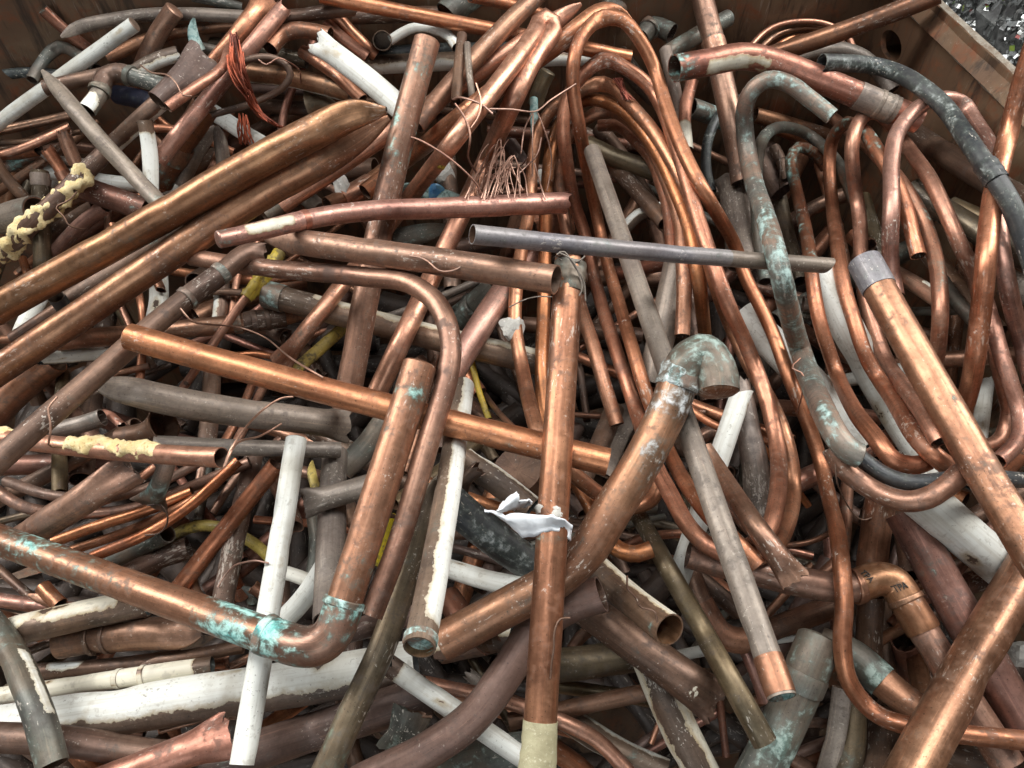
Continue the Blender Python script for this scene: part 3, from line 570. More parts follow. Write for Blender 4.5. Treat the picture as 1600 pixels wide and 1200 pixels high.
# ---- centre and lower centre
P(40, 33, [(606, 1038), (860, 1212)], 'Wh', 'pipe', 'white diagonal pipe at bottom centre', pa=[(0, 180, .06, 1)], e0='j')
P(28, 48, [(688, 1014), (804, 985)], 'Cr', 'pipe', 'short cream and brown pipe right of the dirty open white pipe', pa=[(-60, 75, 0, 1)], e0='j', e1='x')
P(26, 32, [(690, 884), (830, 920)], 'Wh', 'pipe', 'white pipe behind the half painted one, centre', pa=ALL)
P(24, 55, [(705, 785), (870, 910)], 'Bk', 'pipe', 'black and white mottled pipe under the torn paper', v=[(.5, .6, .1)])
P(20, 42, [(725, 718), (830, 795)], 'Wh', 'pipe', 'dark brown pipe with one white edge left of the torn paper', pa=[(-85, 28, 0, 1)])
P(16, 100, [(810, 735), (822, 748)], 'Dk', 'flange', 'dark round flange plate in the gap left of the central pipe', cat='flange', dz=.012, solid=1)
P(30, 18, [(612, 806), (590, 880)], 'Yl', 'cable', 'yellow strip seen between the elbow pipe and bent pipe', cat='cable', dent=3)
P(31, 16, [(488, 720), (495, 765)], 'Yl', 'cable', 'yellow scrap behind the upright white pipe top', cat='cable', e0='p', dent=2)
P(22, 10, [(736, 560), (748, 610), (764, 655)], 'Yl', 'cable', 'thin dull yellow cable right of the bent pipe', cat='cable')
P(30, 44, [(700, 935), (760, 1000)], 'Rd', 'pipe', 'crumpled dark copper piece behind the open white pipe', e1='j', dent=5)
P(60, (40, 46), [(696, 735), (668, 790), (638, 888), (600, 1004), (545, 1125), (498, 1230)], 'Ol', 'pipe', 'long olive brown pipe running down to the bottom edge', e0='p', rigid=1, v=[(.9, .12, .25)])
P(66, 43, [(724, 603), (655, 1012)], 'Wh', 'pipe', 'half white painted pipe with open end facing down, lower centre', pa=[(-48, 62, .0, .93)], e1='o', ratio=1.5, sub=[('joint_ring', .955, .985, 1.05, 'Tq', dict(foam=.07))], inner='Gd')
P(72, 56, [(940, 928), (885, 948), (835, 985), (792, 1050), (742, 1118), (672, 1170), (560, 1225)], 'Pu', 'pipe', 'thick purple-brown curved pipe in front at the bottom', e0='o', rigid=1)
P(54, 48, [(906, 862), (1046, 984)], 'Cr', 'pipe', 'open-ended brown pipe with cream painted edge, lower centre', pa=[(-72, 34, 0, 1)], e1='o', ratio=1.24, v=[(.93, .05, .35)], inner='Gd')
P(46, (56, 64), [(890, 932), (1000, 1012), (1122, 1100)], 'Dk', 'pipe', 'wide dark grey pipe flattened at its slanting end, bottom centre', e1='f', fw=.12, fln=1.0, pa=[(0, 30, .8, .86)])
P(36, 58, [(1015, 1030), (1112, 1240)], 'Cr', 'pipe', 'white pipe with a brown split running to the bottom edge', pa=[(-70, 45, 0, 1), (80, 40, 0, 1)])
P(24, 52, [(860, 1040), (1000, 1022)], 'Ol', 'pipe', 'olive brown pipe behind the central pipe, low')
P(26, 27, [(795, 1128), (1045, 1074)], 'Dk', 'pipe', 'dark level pipe crossing behind the central pipe near the bottom')
P(28, 24, [(655, 1066), (780, 1092), (840, 1112), (890, 1133), (935, 1158), (985, 1210)], 'Co', 'tube', 'copper tube curving behind the taped pipe end, bottom')
P(18, 42, [(880, 1118), (1040, 1208)], 'Wh', 'pipe', 'dark pipe with white edge in the bottom gap', pa=[(-70, 24, 0, 1), (85, 22, 0, 1)])
P(50, (29, 38), [(1000, 810), (1095, 980), (1195, 1160)], 'Ol', 'pipe', 'long dark olive pipe with open top, lower right of centre', e0='c')
P(38, 30, [(986, 640), (938, 740)], 'Gy', 'sheet', 'pale grey flat strip behind the corroded elbow pipe', cat='strip', flat=.8)
P(22, 34, [(960, 640), (900, 760)], 'Dk', 'pipe', 'dark pipe right of the central pipe, in shade')
P(42, 32, [(1158, 616), (1058, 912)], 'Wh', 'pipe', 'white flat-ended pipe behind the grey diagonal pipe', pa=ALL, e0='x', flat=.2)
P(41, (36, 48), [(1154, 600), (1175, 700), (1192, 835)], 'Gy', 'pipe', 'slate grey pipe with torn open top right of the white one', e0='j')
P(64, (28, 40), [(1100, 700), (1175, 815), (1244, 908)], 'Br', 'pipe', 'brown pipe with torn slanting end beside the grey diagonal', e1='f', fw=.2, fln=1.2)
P(70, 36, [(925, 236), (1222, 1090)], 'Gy', 'pipe', 'very long grey diagonal pipe with turquoise lined open end', e1='o', ratio=1.75, sub=[('collar', .925, .995, 1.05, 'Br', {})], inner='Tq')
P(78, 62, [(1122, 612), (1118, 580), (1100, 553), (1074, 568), (1044, 640), (1000, 727), (955, 800), (912, 868), (870, 905), (806, 942), (690, 1003)], 'Ep', 'pipe', 'thick pipe with corroded white-turquoise elbow, right of centre', rigid=1, v=[(.24, .07, .50), (.36, .08, .36)], e0='c', oe=[(0, 78), (.84, 78), (.93, 56)],
  sub=[('elbow', .0, .17, 1.06, 'Gr', dict(v=[(.6, .7, .24)], foam=.05)), ('joint_collar', .155, .20, 1.12, 'Tz', dict(foam=.10))])
P(82, 50, [(889, 412), (838, 1225)], 'Cb', 'pipe', 'central upright copper pipe with torn white paper around it', v=[(.53, .015, .45)], e0='j',
  sub=[('corroded_sleeve', .0, .055, 1.10, 'Gr', dict(foam=.12)), ('plaster_crust', .452, .50, 1.10, 'plaster', dict(foam=.30)), ('masking_tape', .878, 1.0, 1.07, 'tape', dict(foam=.05))], special='paper', bow=0)
P(87, 43, [(412, 371), (869, 437)], 'Br', 'pipe', 'brown pipe with dark open mouth pointing right, centre', e1='o', e0='p', rimc=1)
P(92, (27, 37), [(342, 374), (400, 362), (470, 345), (560, 331), (700, 325), (882, 317)], 'Cp', 'pipe', 'pink crushed pipe with cream painted left end, centre', e1='j', rigid=1, pa=[(-25, 46, 0.07, .22)], v=[(.0, .05, .35)], e0='c', dent=6, sub=[('sleeve', .245, .262, 1.05, 'Cp', {})])
# ---- lower right
P(20, 46, [(1380, 765), (1360, 905)], 'Br', 'pipe', 'upright brown pipe below the dark U-bent tube, right')
P(19, 31, [(1408, 800), (1425, 900)], 'Dk', 'pipe', 'dark upright pipe left of the large white pipe')
P(18, 20, [(1325, 740), (1318, 860)], 'Br', 'pipe', 'thin brown pipe right of the outermost coil leg')
P(34, 62, [(1412, 800), (1640, 1195)], 'Rd', 'pipe', 'thick dark red pipe at lower right under the big brown pipe', v=[(.2, .06, .2)])
P(30, 28, [(1076, 888), (1158, 958)], 'Dk', 'pipe', 'brown pipe left of the grey diagonal, lower right')
P(32, 37, [(1070, 872), (1088, 925), (1106, 962), (1128, 992), (1165, 1001), (1215, 980), (1310, 945)], 'Br', 'pipe', 'copper pipe with smooth elbow under the grey diagonal, lower right', rigid=1, sub=[('fitting', .22, .52, 1.08, 'Br', {})])
P(24, 26, [(1165, 1010), (1198, 1095)], 'Cp', 'tube', 'thin copper tube mouth below the smooth elbow', e0='o')
P(22, 40, [(1362, 930), (1358, 1060)], 'Dk', 'pipe', 'short dark upright pipe under the stamped elbow')
P(20, 40, [(1413, 1000), (1424, 1050)], 'Rd', 'pipe', 'dark red open cup-like pipe mouth, lower right', e0='o', dz=.06)
P(18, 32, [(1430, 1020), (1450, 1110)], 'Br', 'pipe', 'brown pipe below the dark red cup, lower right')
P(46, 48, [(1075, 866), (1180, 893), (1297, 917), (1335, 917), (1370, 904), (1396, 910), (1415, 938), (1443, 985), (1475, 1038), (1575, 1195)], 'Br', 'pipe', 'copper pipe with stamped press-fit elbow, lower right', rigid=1, special='stamp',
  sub=[('elbow', .405, .545, 1.12, 'Gb', {}), ('ridge', .396, .411, 1.18, 'Gb', {}), ('ridge', .538, .553, 1.18, 'Gb', {}), ('socket', .553, .63, 1.10, 'Gb', {})])
P(40, 68, [(1165, 1245), (1230, 1120), (1280, 1000)], 'Gr', 'pipe', 'thick green-grey pipe with collar at bottom right', e1='c', v=[(.35, .1, .4)], sub=[('collar', .70, .80, 1.06, 'Gr', {})])
P(36, 50, [(1282, 1005), (1330, 1024), (1385, 1070), (1480, 1140)], 'Br', 'pipe', 'brown pipe with tarnished elbow under the hooked coil leg', rigid=1, sub=[('elbow', .0, .48, 1.10, 'Gr', dict(v=[(.95, .2, .3)]))])
P(38, 24, [(1316, 1075), (1288, 1215)], 'Gy', 'strip', 'flat grey metal strip standing at the bottom right', cat='strip', flat=.75)
P(22, 40, [(1332, 1090), (1322, 1225)], 'Ol', 'pipe', 'dark olive pipe in the bottom right gap')
P(20, 50, [(1382, 1120), (1374, 1230)], 'Dk', 'pipe', 'dark brown pipe end at the bottom right gap')
P(26, 54, [(1455, 1165), (1640, 1215)], 'Dk', 'pipe', 'dark pipe at the bottom edge right of the big brown pipe')
P(28, 36, [(1505, 1090), (1570, 1150)], 'Gy', 'pipe', 'dull silvery brown pipe under the big brown pipe, bottom right')
P(76, 68, [(1650, 812), (1395, 1262)], 'Gb', 'pipe', 'thick golden brown pipe leaning in the bottom right corner')
P(88, 55, [(1350, 408), (1640, 908)], 'Gb', 'pipe', 'big golden brown pipe with grey purple collar, right', e0='o', sub=[('collar', .0, .085, 1.06, 'Bl', dict(purple=1))])
# ------------------------------------------------------------------ centre lines
def catmull(pts, step=11.0):
    P0 = np.array(pts, float)
    if len(P0) == 2:
        L = np.linalg.norm(P0[1] - P0[0])
        n = max(8, int(L / step))
        t = np.linspace(0, 1, n + 1)[:, None]
        return P0[0] * (1 - t) + P0[1] * t
    E = np.vstack([2 * P0[0] - P0[1], P0, 2 * P0[-1] - P0[-2]])
    out = []
    for i in range(1, len(E) - 2):
        p0, p1, p2, p3 = E[i - 1], E[i], E[i + 1], E[i + 2]
        d = [max(np.linalg.norm(b - a), 1e-3) ** 0.5 for a, b in ((p0, p1), (p1, p2), (p2, p3))]
        t0, t1 = 0, d[0]
        t2, t3 = t1 + d[1], t1 + d[1] + d[2]
        n = max(3, int(np.linalg.norm(p2 - p1) / step))
        for t in np.linspace(t1, t2, n, endpoint=False):
            a1 = (t1 - t) / (t1 - t0) * p0 + (t - t0) / (t1 - t0) * p1
            a2 = (t2 - t) / (t2 - t1) * p1 + (t - t1) / (t2 - t1) * p2
            a3 = (t3 - t) / (t3 - t2) * p2 + (t - t2) / (t3 - t2) * p3
            b1 = (t2 - t) / (t2 - t0) * a1 + (t - t0) / (t2 - t0) * a2
            b2 = (t3 - t) / (t3 - t1) * a2 + (t - t1) / (t3 - t1) * a3
            out.append((t2 - t) / (t2 - t1) * b1 + (t - t1) / (t2 - t1) * b2)
    out.append(E[-2])
    return resample(np.array(out), step)


def resample(S, step):
    seg = np.linalg.norm(np.diff(S, axis=0), axis=1)
    s = np.concatenate([[0], np.cumsum(seg)])
    n = max(8, int(s[-1] / step))
    q = np.linspace(0, s[-1], n + 1)
    return np.stack([np.interp(q, s, S[:, k]) for k in range(S.shape[1])], 1)


def fillet(pts, r, step=11.0):
    P0 = [np.array(p, float) for p in pts]
    out = [P0[0]]
    for a, b, c in zip(P0, P0[1:], P0[2:]):
        u, v = (a - b) / np.linalg.norm(a - b), (c - b) / np.linalg.norm(c - b)
        ang = math.acos(np.clip(np.dot(u, v), -1, 1))
        d = r / math.tan(ang / 2)
        for k in np.linspace(0, 1, 14):   # quadratic arc
            out.append((1 - k) ** 2 * (b + u * d) + 2 * k * (1 - k) * b + k ** 2 * (b + v * d))
    out.append(P0[-1])
    return resample(np.array(out), step)


# ------------------------------------------------------------------ settle the heap: every pipe rests on those below it
class Heap:
    def __init__(s):
        s.x, s.y, s.w, s.r, s.o = (np.zeros(0) for _ in range(5))

    def add(s, x, y, w, r, o):
        s.x = np.append(s.x, x); s.y = np.append(s.y, y); s.w = np.append(s.w, w)
        s.r = np.append(s.r, r); s.o = np.append(s.o, o)

    def need(s, S, r, o, wid):
        """inverse depths needed at the samples to clear everything below, and the limit set by everything above"""
        lo = w_limit(S[:, 0], S[:, 1], r)
        hi = np.full(len(S), 9.0)
        pad = wid + 70
        m = (s.x > S[:, 0].min() - pad) & (s.x < S[:, 0].max() + pad) & (s.y > S[:, 1].min() - pad) & (s.y < S[:, 1].max() + pad)
        if not m.any():
            return lo, hi
        px, py, pw, pr, po = s.x[m], s.y[m], s.w[m], s.r[m], s.o[m]
        d2 = (S[:, 0][:, None] - px) ** 2 + (S[:, 1][:, None] - py) ** 2
        R = (r[:, None] + pr) * 1.0
        rp = (R * F_PX * pw) ** 2
        near = d2 < rp
        sep = np.sqrt(np.maximum(rp - d2, 0)) / (F_PX * pw) * 1.06
        z = 1 / pw
        over = o[:, None] >= po
        wl = np.where(near & over, 1 / np.maximum(z - sep, 0.15), 0)
        wh = np.where(near & ~over, 1 / (z + sep), 9.0)
        return np.maximum(lo, wl.max(1)), wh.min(1)


HEAP = Heap()
GX = np.linspace(-1, 1, 15)


def settle(it):
    S = it['S']
    n = len(S)
    t = np.linspace(0, 1, n)
    w0, w1 = it['w'] if isinstance(it['w'], tuple) else (it['w'], it['w'])
    wid = w0 + (w1 - w0) * t
    o = np.full(n, float(it['o']))
    if 'oe' in it:
        o = np.interp(t, [a for a, _ in it['oe']], [b for _, b in it['oe']])
    base = w_floor(S[:, 0], S[:, 1])
    L = np.linalg.norm(S[-1] - S[0])
    w = w_floor(S[:, 0], S[:, 1], H_TOP)
    ratio = wid / wid.mean()
    for _ in range(3):
        mid = float(np.mean(w))
        r = wid / 2 / F_PX / w if isinstance(it['w'], tuple) else np.full(n, wid[0] / 2 / F_PX / mid)
        r = np.full(n, 0.0) + r
        if isinstance(it['w'], tuple):
            r = 0.5 * r + 0.5 * (wid / 2 / F_PX / mid)
        fl = 1 - 0.6 * it.get('flat', 0)
        lo, hi = HEAP.need(S, r * fl, o, wid.max())
        dev = lo - base
        ln = min(1.0, L / 420)
        if len(it['pts']) == 2 and not it.get('rigid'):
            best = None
            if 'ratio' in it:      # an end that sticks up towards the viewer
                bs = np.linspace(0, 1.2, 121)
                q = [(base[-1] + np.max(dev - b * (t - .5)) + b / 2) / (base[0] + np.max(dev - b * (t - .5)) - b / 2) for b in bs]
                bs = [bs[int(np.argmin(np.abs(np.array(q) - it['ratio'])))]]
            for b in (bs if 'ratio' in it else [it['tilt']] if 'tilt' in it else np.linspace(-.34, .34, 35) * ln):
                a = np.max(dev - b * (t - .5))
                c = a + 0.10 * abs(b)
                if best is None or c < best[0]:
                    best = (c, a, b)
            w = base + best[1] + best[2] * (t - .5)
        elif it.get('rigid'):
            xm, ym = S.mean(0)
            best = None
            ux, uy = (S[:, 0] - xm) / 500, (S[:, 1] - ym) / 500
            inside = (S[:, 0] > -80) & (S[:, 0] < 1680) & (S[:, 1] > -80) & (S[:, 1] < 1280)
            for b in GX * .30:
                for c_ in GX * .30:
                    a = np.max((dev - b * ux - c_ * uy)[inside])
                    c = a + 0.05 * (abs(b) + abs(c_))
                    if best is None or c < best[0]:
                        best = (c, a, b, c_)
            w = base + best[1] + best[2] * ux + best[3] * uy
            if 'oe' in it:
                w = np.minimum(w, hi)
                w = np.convolve(np.pad(w - base, 5, 'edge'), np.ones(11) / 11, 'valid') + base
        else:
            K = 5
            p = np.pad(dev, K, 'edge')
            mx = np.max(np.stack([p[i:i + n] for i in range(2 * K + 1)]), 0)
            ker = np.hanning(2 * K + 3)[1:-1]
            ker /= ker.sum()
            for _k in range(2):
                mx = np.convolve(np.pad(mx, K, 'edge'), ker, 'valid')
                mx = np.maximum(mx, dev - 0.004) if _k == 0 else mx
            w = base + mx
    it['wz'] = w
    it['r'] = r
    if 'dz' in it:
        z = 1 / w[0] + t * it['dz']
        w = 1 / z
        it['wz'] = w
        it['r'] = np.full(n, wid[0] / 2 / F_PX / w[0])
    HEAP.add(S[:, 0], S[:, 1], w, it['r'] * (1 - 0.6 * it.get('flat', 0)), o)
    it['X'] = pix(S[:, 0], S[:, 1], 1 / w)


# ------------------------------------------------------------------ pipe meshes
M_SEG = 22


def frames(X):
    T = np.gradient(X, axis=0)
    T /= np.linalg.norm(T, axis=1)[:, None] + 1e-12
    V = CAM - X
    V /= np.linalg.norm(V, axis=1)[:, None]
    B = np.cross(T, V)
    l = np.linalg.norm(B, axis=1)
    bad = l < 0.12
    if bad.any():
        B[bad] = np.cross(T[bad], np.array([0.3, 0.9, 0.1]))
        l = np.linalg.norm(B, axis=1)
    B /= l[:, None]
    N = np.cross(B, T)
    return T, N, B


def sm(x):
    x = np.clip(x, 0, 1)
    return x * x * (3 - 2 * x)


def zones(t, phi, vs):
    out = np.zeros((len(t), len(phi)))
    for (c, e, a) in vs:
        out = np.maximum(out, (a * np.exp(-((t - c) / max(e, 1e-3)) ** 2))[:, None] * np.ones(len(phi)))
    return out


def tube_arrays(X, r, it, R_, m=M_SEG, foam=0.0, ph=None):
    """returns verts, quads, uv, verd, paint, material index"""
    n = len(X)
    seg = np.linalg.norm(np.diff(X, axis=0), axis=1)
    s = np.concatenate([[0], np.cumsum(seg)])
    Ltot = s[-1]
    t = np.linspace(0, 1, n)
    T, N, B = frames(X)
    d = 2 * float(np.mean(r))
    sx, sy = np.ones(n), np.ones(n)
    if it.get('flat'):
        sx *= 1 + 0.35 * it['flat']
        sy *= 1 - 0.85 * it['flat']
    for (c, e, a) in it.get('fl', []):
        k = a * np.exp(-((t - c) / e) ** 2)
        sy *= 1 - 0.75 * k
        sx *= 1 + 0.28 * k
    for (kx, ky, a, ex) in it.get('kink', []):
        dd = np.linalg.norm(it['S'] - np.array([kx, ky]), axis=1)
        k = a * np.exp(-(dd / ex) ** 2)
        sy *= 1 - 0.72 * k
        sx *= 1 + 0.30 * k
    sh = np.zeros((n, m))
    fold = np.zeros((n, m))
    A_jag = []
    phi = np.linspace(-math.pi, math.pi, m, endpoint=False)
    for end, key in ((0, 'e0'), (1, 'e1')):
        e = it.get(key, 'o')
        u = (s if end == 0 else Ltot - s) / d
        if e == 'f':
            k = sm(1 - u / it.get('fln', 1.6))
            sx *= 1 + it.get('fw', .4) * k
            sy *= 1 - 0.86 * k
            fold += (k[:, None] * np.sin(4.2 * np.sin(phi) + R_.uniform(0, 6.28))[None, :]) * d * R_.uniform(.04, .09)
            A_jag.append(0 if end == 0 else n - 1)
        elif e == 'p':
            k = np.clip(1 - u / it.get('pln', 2.6), 0, 1)
            sx *= 1 - it.get('pw', .80) * k ** 3.0
            sy *= 1 - 0.88 * sm(k * 1.25)
        elif e == 't':
            k = np.clip(1 - u / 1.4, 0, 1) ** 2
            sx *= 1 + .6 * k
            sy *= 1 + .6 * k
        elif e == 'x':
            k = np.clip(1 - u / 2.0, 0, 1)
            sh += (k[:, None] * np.sin(phi)[None, :]) * d * .34 * (1 if R_.random() < .5 else -1)
    # gentle unevenness and dents
    rad = np.ones((n, m))
    for _ in range(5):
        rad += 0.0045 * np.sin(R_.integers(1, 4) * phi[None, :] + (R_.choice([-1, 1]) * R_.uniform(15, 90) * s)[:, None] + R_.uniform(0, 6.28))
    nd = it.get('dent', 3)
    for _ in range(nd * 2):
        s0, p0 = R_.uniform(0, Ltot), R_.uniform(-1.6, 1.6)
        dp = np.angle(np.exp(1j * (phi - p0)))
        g = np.exp(-((s - s0) / (d * R_.uniform(.3, .7))) ** 2)[:, None] * np.exp(-(dp / .7) ** 2)[None, :]
        rad -= (0.05 + 0.022 * nd) * R_.uniform(.2, 1) * g
    if foam:
        f = np.zeros((n, m))
        tot = 0
        for k in range(16):
            fr = 0.5 * 1.22 ** k
            a = 1 / fr ** 0.45
            f += a * np.sin(R_.integers(0, 2 + k // 2 + 1) * phi[None, :] + R_.uniform(0, 6.28)) * np.sin(((.4 + R_.uniform(.3, 1.0)) * fr * 3.0 / d * s)[:, None] + R_.uniform(0, 6.28) + .8 * np.sin(2 * phi + R_.uniform(0, 6.28))[None, :]) * 1.35
            tot += a * a
        f /= math.sqrt(tot / 2)
        lump = foam * 0.55 * f
        if foam > .2:
            edge = sm(np.minimum(s, Ltot - s) / (d * .5))[:, None]
            side = np.zeros(m) if ph is None else (np.cos(phi - math.radians(ph)) - .45) * .5
            lump = (lump + side[None, :]) * edge - .05 - .12 * (1 - edge)
            lump += R_.normal(0, .02, (n, m))
        rad = rad + lump
    ca, sa = np.cos(phi), np.sin(phi)
    A = X[:, None, :] + (rad * (r * sy)[:, None] * ca[None, :])[..., None] * N[:, None, :] \
        + (rad * (r * sx)[:, None] * sa[None, :])[..., None] * B[:, None, :] + sh[..., None] * T[:, None, :] + fold[..., None] * N[:, None, :]
    for q_ in A_jag:
        A[q_] += (R_.normal(0, .05, m) * d)[:, None] * T[q_]
    for end, key in ((0, 'e0'), (n - 1, 'e1')):
        if it.get(key) == 'j':
            jag = R_.uniform(-.28, .28, m) * d
            A[end] += jag[:, None] * T[end]
    verd = zones(t, phi, it.get('v', []))
    pa = np.zeros((n, m))
    for (pc, hw, t0, t1) in it.get('pa', []):
        dphi = np.abs(np.degrees(np.angle(np.exp(1j * (phi - math.radians(pc))))))
        ang = np.clip(.5 + (hw - dphi) / 60, 0, 1)[None, :] if hw < 180 else np.full((1, m), 1.0)
        ed = np.clip(.5 + np.minimum(t - t0 + (1 if t0 <= 0 else 0), t1 - t + (1 if t1 >= 1 else 0)) * Ltot / (d * .6), 0, 1)[:, None]
        pa = np.maximum(pa, np.minimum(ang, ed))
    if it.get('pa'):
        pa = pa * 0.86
        for _ in range(2 + it.get('dent', 1)):      # chips
            s0, p0 = R_.uniform(0, Ltot), R_.uniform(-1.5, 1.5)
            dp = np.angle(np.exp(1j * (phi - p0)))
            pa -= R_.uniform(.15, .5) * np.exp(-((s - s0) / (d * R_.uniform(.15, .6))) ** 2)[:, None] * np.exp(-(dp / R_.uniform(.2, .5)) ** 2)[None, :]
    V = [A.reshape(-1, 3)]
    verdl, pal = [verd.ravel()], [pa.ravel()]
    vc = n * m
    i, j = np.meshgrid(np.arange(n - 1), np.arange(m), indexing='ij')
    jn = (j + 1) % m
    quads = np.stack([i * m + j, (i + 1) * m + j, (i + 1) * m + jn, i * m + jn], -1).reshape(-1, 4)
    rr = float(np.mean(r))
    U = (np.arange(m + 1) / m * 2 * math.pi * rr)
    uvq = np.stack([np.stack([U[j], s[i]], -1), np.stack([U[j], s[i + 1]], -1), np.stack([U[j + 1], s[i + 1]], -1), np.stack([U[j + 1], s[i]], -1)], 2).reshape(-1, 4, 2)
    Q_, UV, MI = [quads], [uvq], [np.zeros(len(quads), int)]
    if it.get('stg'):
        tm = ((t[i] + t[i + 1]) / 2).reshape(-1)
        for k, (_, a, b) in enumerate(it['stg']):
            MI[0][(tm >= a) & (tm < b)] = 2 + k
    wall = it.get('wall', 0.10)

    def strip(ra, rb, mi, s0, s1):
        nonlocal vc
        V.extend([ra, rb])
        verdl.append(np.repeat(verd_end, 2)); pal.append(np.zeros(2 * m))
        jj = np.arange(m)
        q = np.stack([vc + jj, vc + m + jj, vc + m + (jj + 1) % m, vc + (jj + 1) % m], -1)
        Q_.append(q)
        u = np.stack([np.stack([U[:-1], np.full(m, s0)], -1), np.stack([U[:-1], np.full(m, s1)], -1), np.stack([U[1:], np.full(m, s1)], -1), np.stack([U[1:], np.full(m, s0)], -1)], 1)
        UV.append(u)
        MI.append(np.full(m, mi))
        vc += 2 * m

    for end, key, sg in ((0, 'e0', -1), (n - 1, 'e1', 1)):
        e = it.get(key, 'o')
        ring = A[end]
        c = ring.mean(0)
        tg = T[end] * sg
        verd_end = np.zeros(m) + float(verd[end].max())
        if e in ('f', 'p'):
            z = c + (ring - c) * .6 - tg * rr * .25
            a_, b_ = (ring, z) if sg > 0 else (z, ring)
            strip(a_, b_, 1, 0, rr * .3)
            z2 = c - tg * rr * .25 + (ring - c) * .002
            a_, b_ = (z, z2) if sg > 0 else (z2, z)
            strip(a_, b_, 1, 0, rr * .3)
        elif it.get('solid') or e == 'c':
            prev = ring
            for a in (30, 60, 90):
                ar = math.radians(a)
                k = (math.cos(ar) if not it.get('solid') else (1 - a / 90 * .999))
                hgt = (0.0 if it.get('solid') else math.sin(ar) * .22) * rr
                nx = c + (ring - c) * max(k, .002) + tg * hgt
                a_, b_ = (prev, nx) if sg > 0 else (nx, prev)
                strip(a_, b_, 0, 0, rr * .3)
                prev = nx
        else:
            inn = c + (ring - c) * (1 - wall)
            a_, b_ = (ring, inn) if sg > 0 else (inn, ring)
            strip(a_, b_, 1 if it.get('rim') else 0, 0, rr * wall)
            dep = min(it.get('depth', 4.0) * rr, Ltot * .45)
            k = np.searchsorted(s, dep) if sg < 0 else np.searchsorted(s, Ltot - dep)
            k = int(np.clip(k, 0, n - 1))
            prev = inn
            ids = list(range(0, k + 1, 2))[1:] if sg < 0 else list(range(n - 1, k - 1, -2))[1:]
            for q_ in ids or [k]:
                g = A[q_]
                gi = g.mean(0) + (g - g.mean(0)) * (1 - wall)
                a_, b_ = (prev, gi) if sg > 0 else (gi, prev)
                strip(a_, b_, 1, 0, dep / max(1, len(ids)))
                prev = gi
            z = prev.mean(0) + (prev - prev.mean(0)) * .002
            a_, b_ = (prev, z) if sg > 0 else (z, prev)
            strip(a_, b_, 1, 0, rr)
    return np.vstack(V), np.vstack(Q_), np.vstack(UV), np.concatenate(verdl), np.concatenate(pal), np.concatenate(MI)


def build_mesh(name, arrs, mats, origin):
    V, F, UV, ve, pa, MI = arrs
    me = bpy.data.meshes.new(name)
    V = V - origin
    me.vertices.add(len(V))
    me.vertices.foreach_set('co', V.astype(np.float32).ravel())
    me.loops.add(len(F) * 4)
    me.loops.foreach_set('vertex_index', F[:, ::-1].astype(np.int32).ravel())
    me.polygons.add(len(F))
    me.polygons.foreach_set('loop_start', np.arange(len(F), dtype=np.int32) * 4)
    me.polygons.foreach_set('material_index', MI.astype(np.int32))
    me.polygons.foreach_set('use_smooth', np.ones(len(F), bool))
    uvl = me.uv_layers.new(name='uv')
    uvl.data.foreach_set('uv', UV[:, ::-1].astype(np.float32).ravel())
    for nm, a in (('verd', ve), ('paint', pa)):
        at = me.attributes.new(nm, 'FLOAT', 'POINT')
        at.data.foreach_set('value', a.astype(np.float32))
    for mm in mats:
        me.materials.append(MATS[mm])
    me.update(calc_edges=True)
    return me


def link(name, me, parent=None, loc=None):
    o = bpy.data.objects.new(name, me)
    COL.objects.link(o)
    if parent is not None:
        o.parent = parent
    if loc is not None:
        o.location = loc
    return o


def tag(o, label, cat, group=None, kind=None):
    if label:
        o['label'] = label
    if cat:
        o['category'] = cat
    if group:
        o['group'] = group
    if kind:
        o['kind'] = kind
    return o


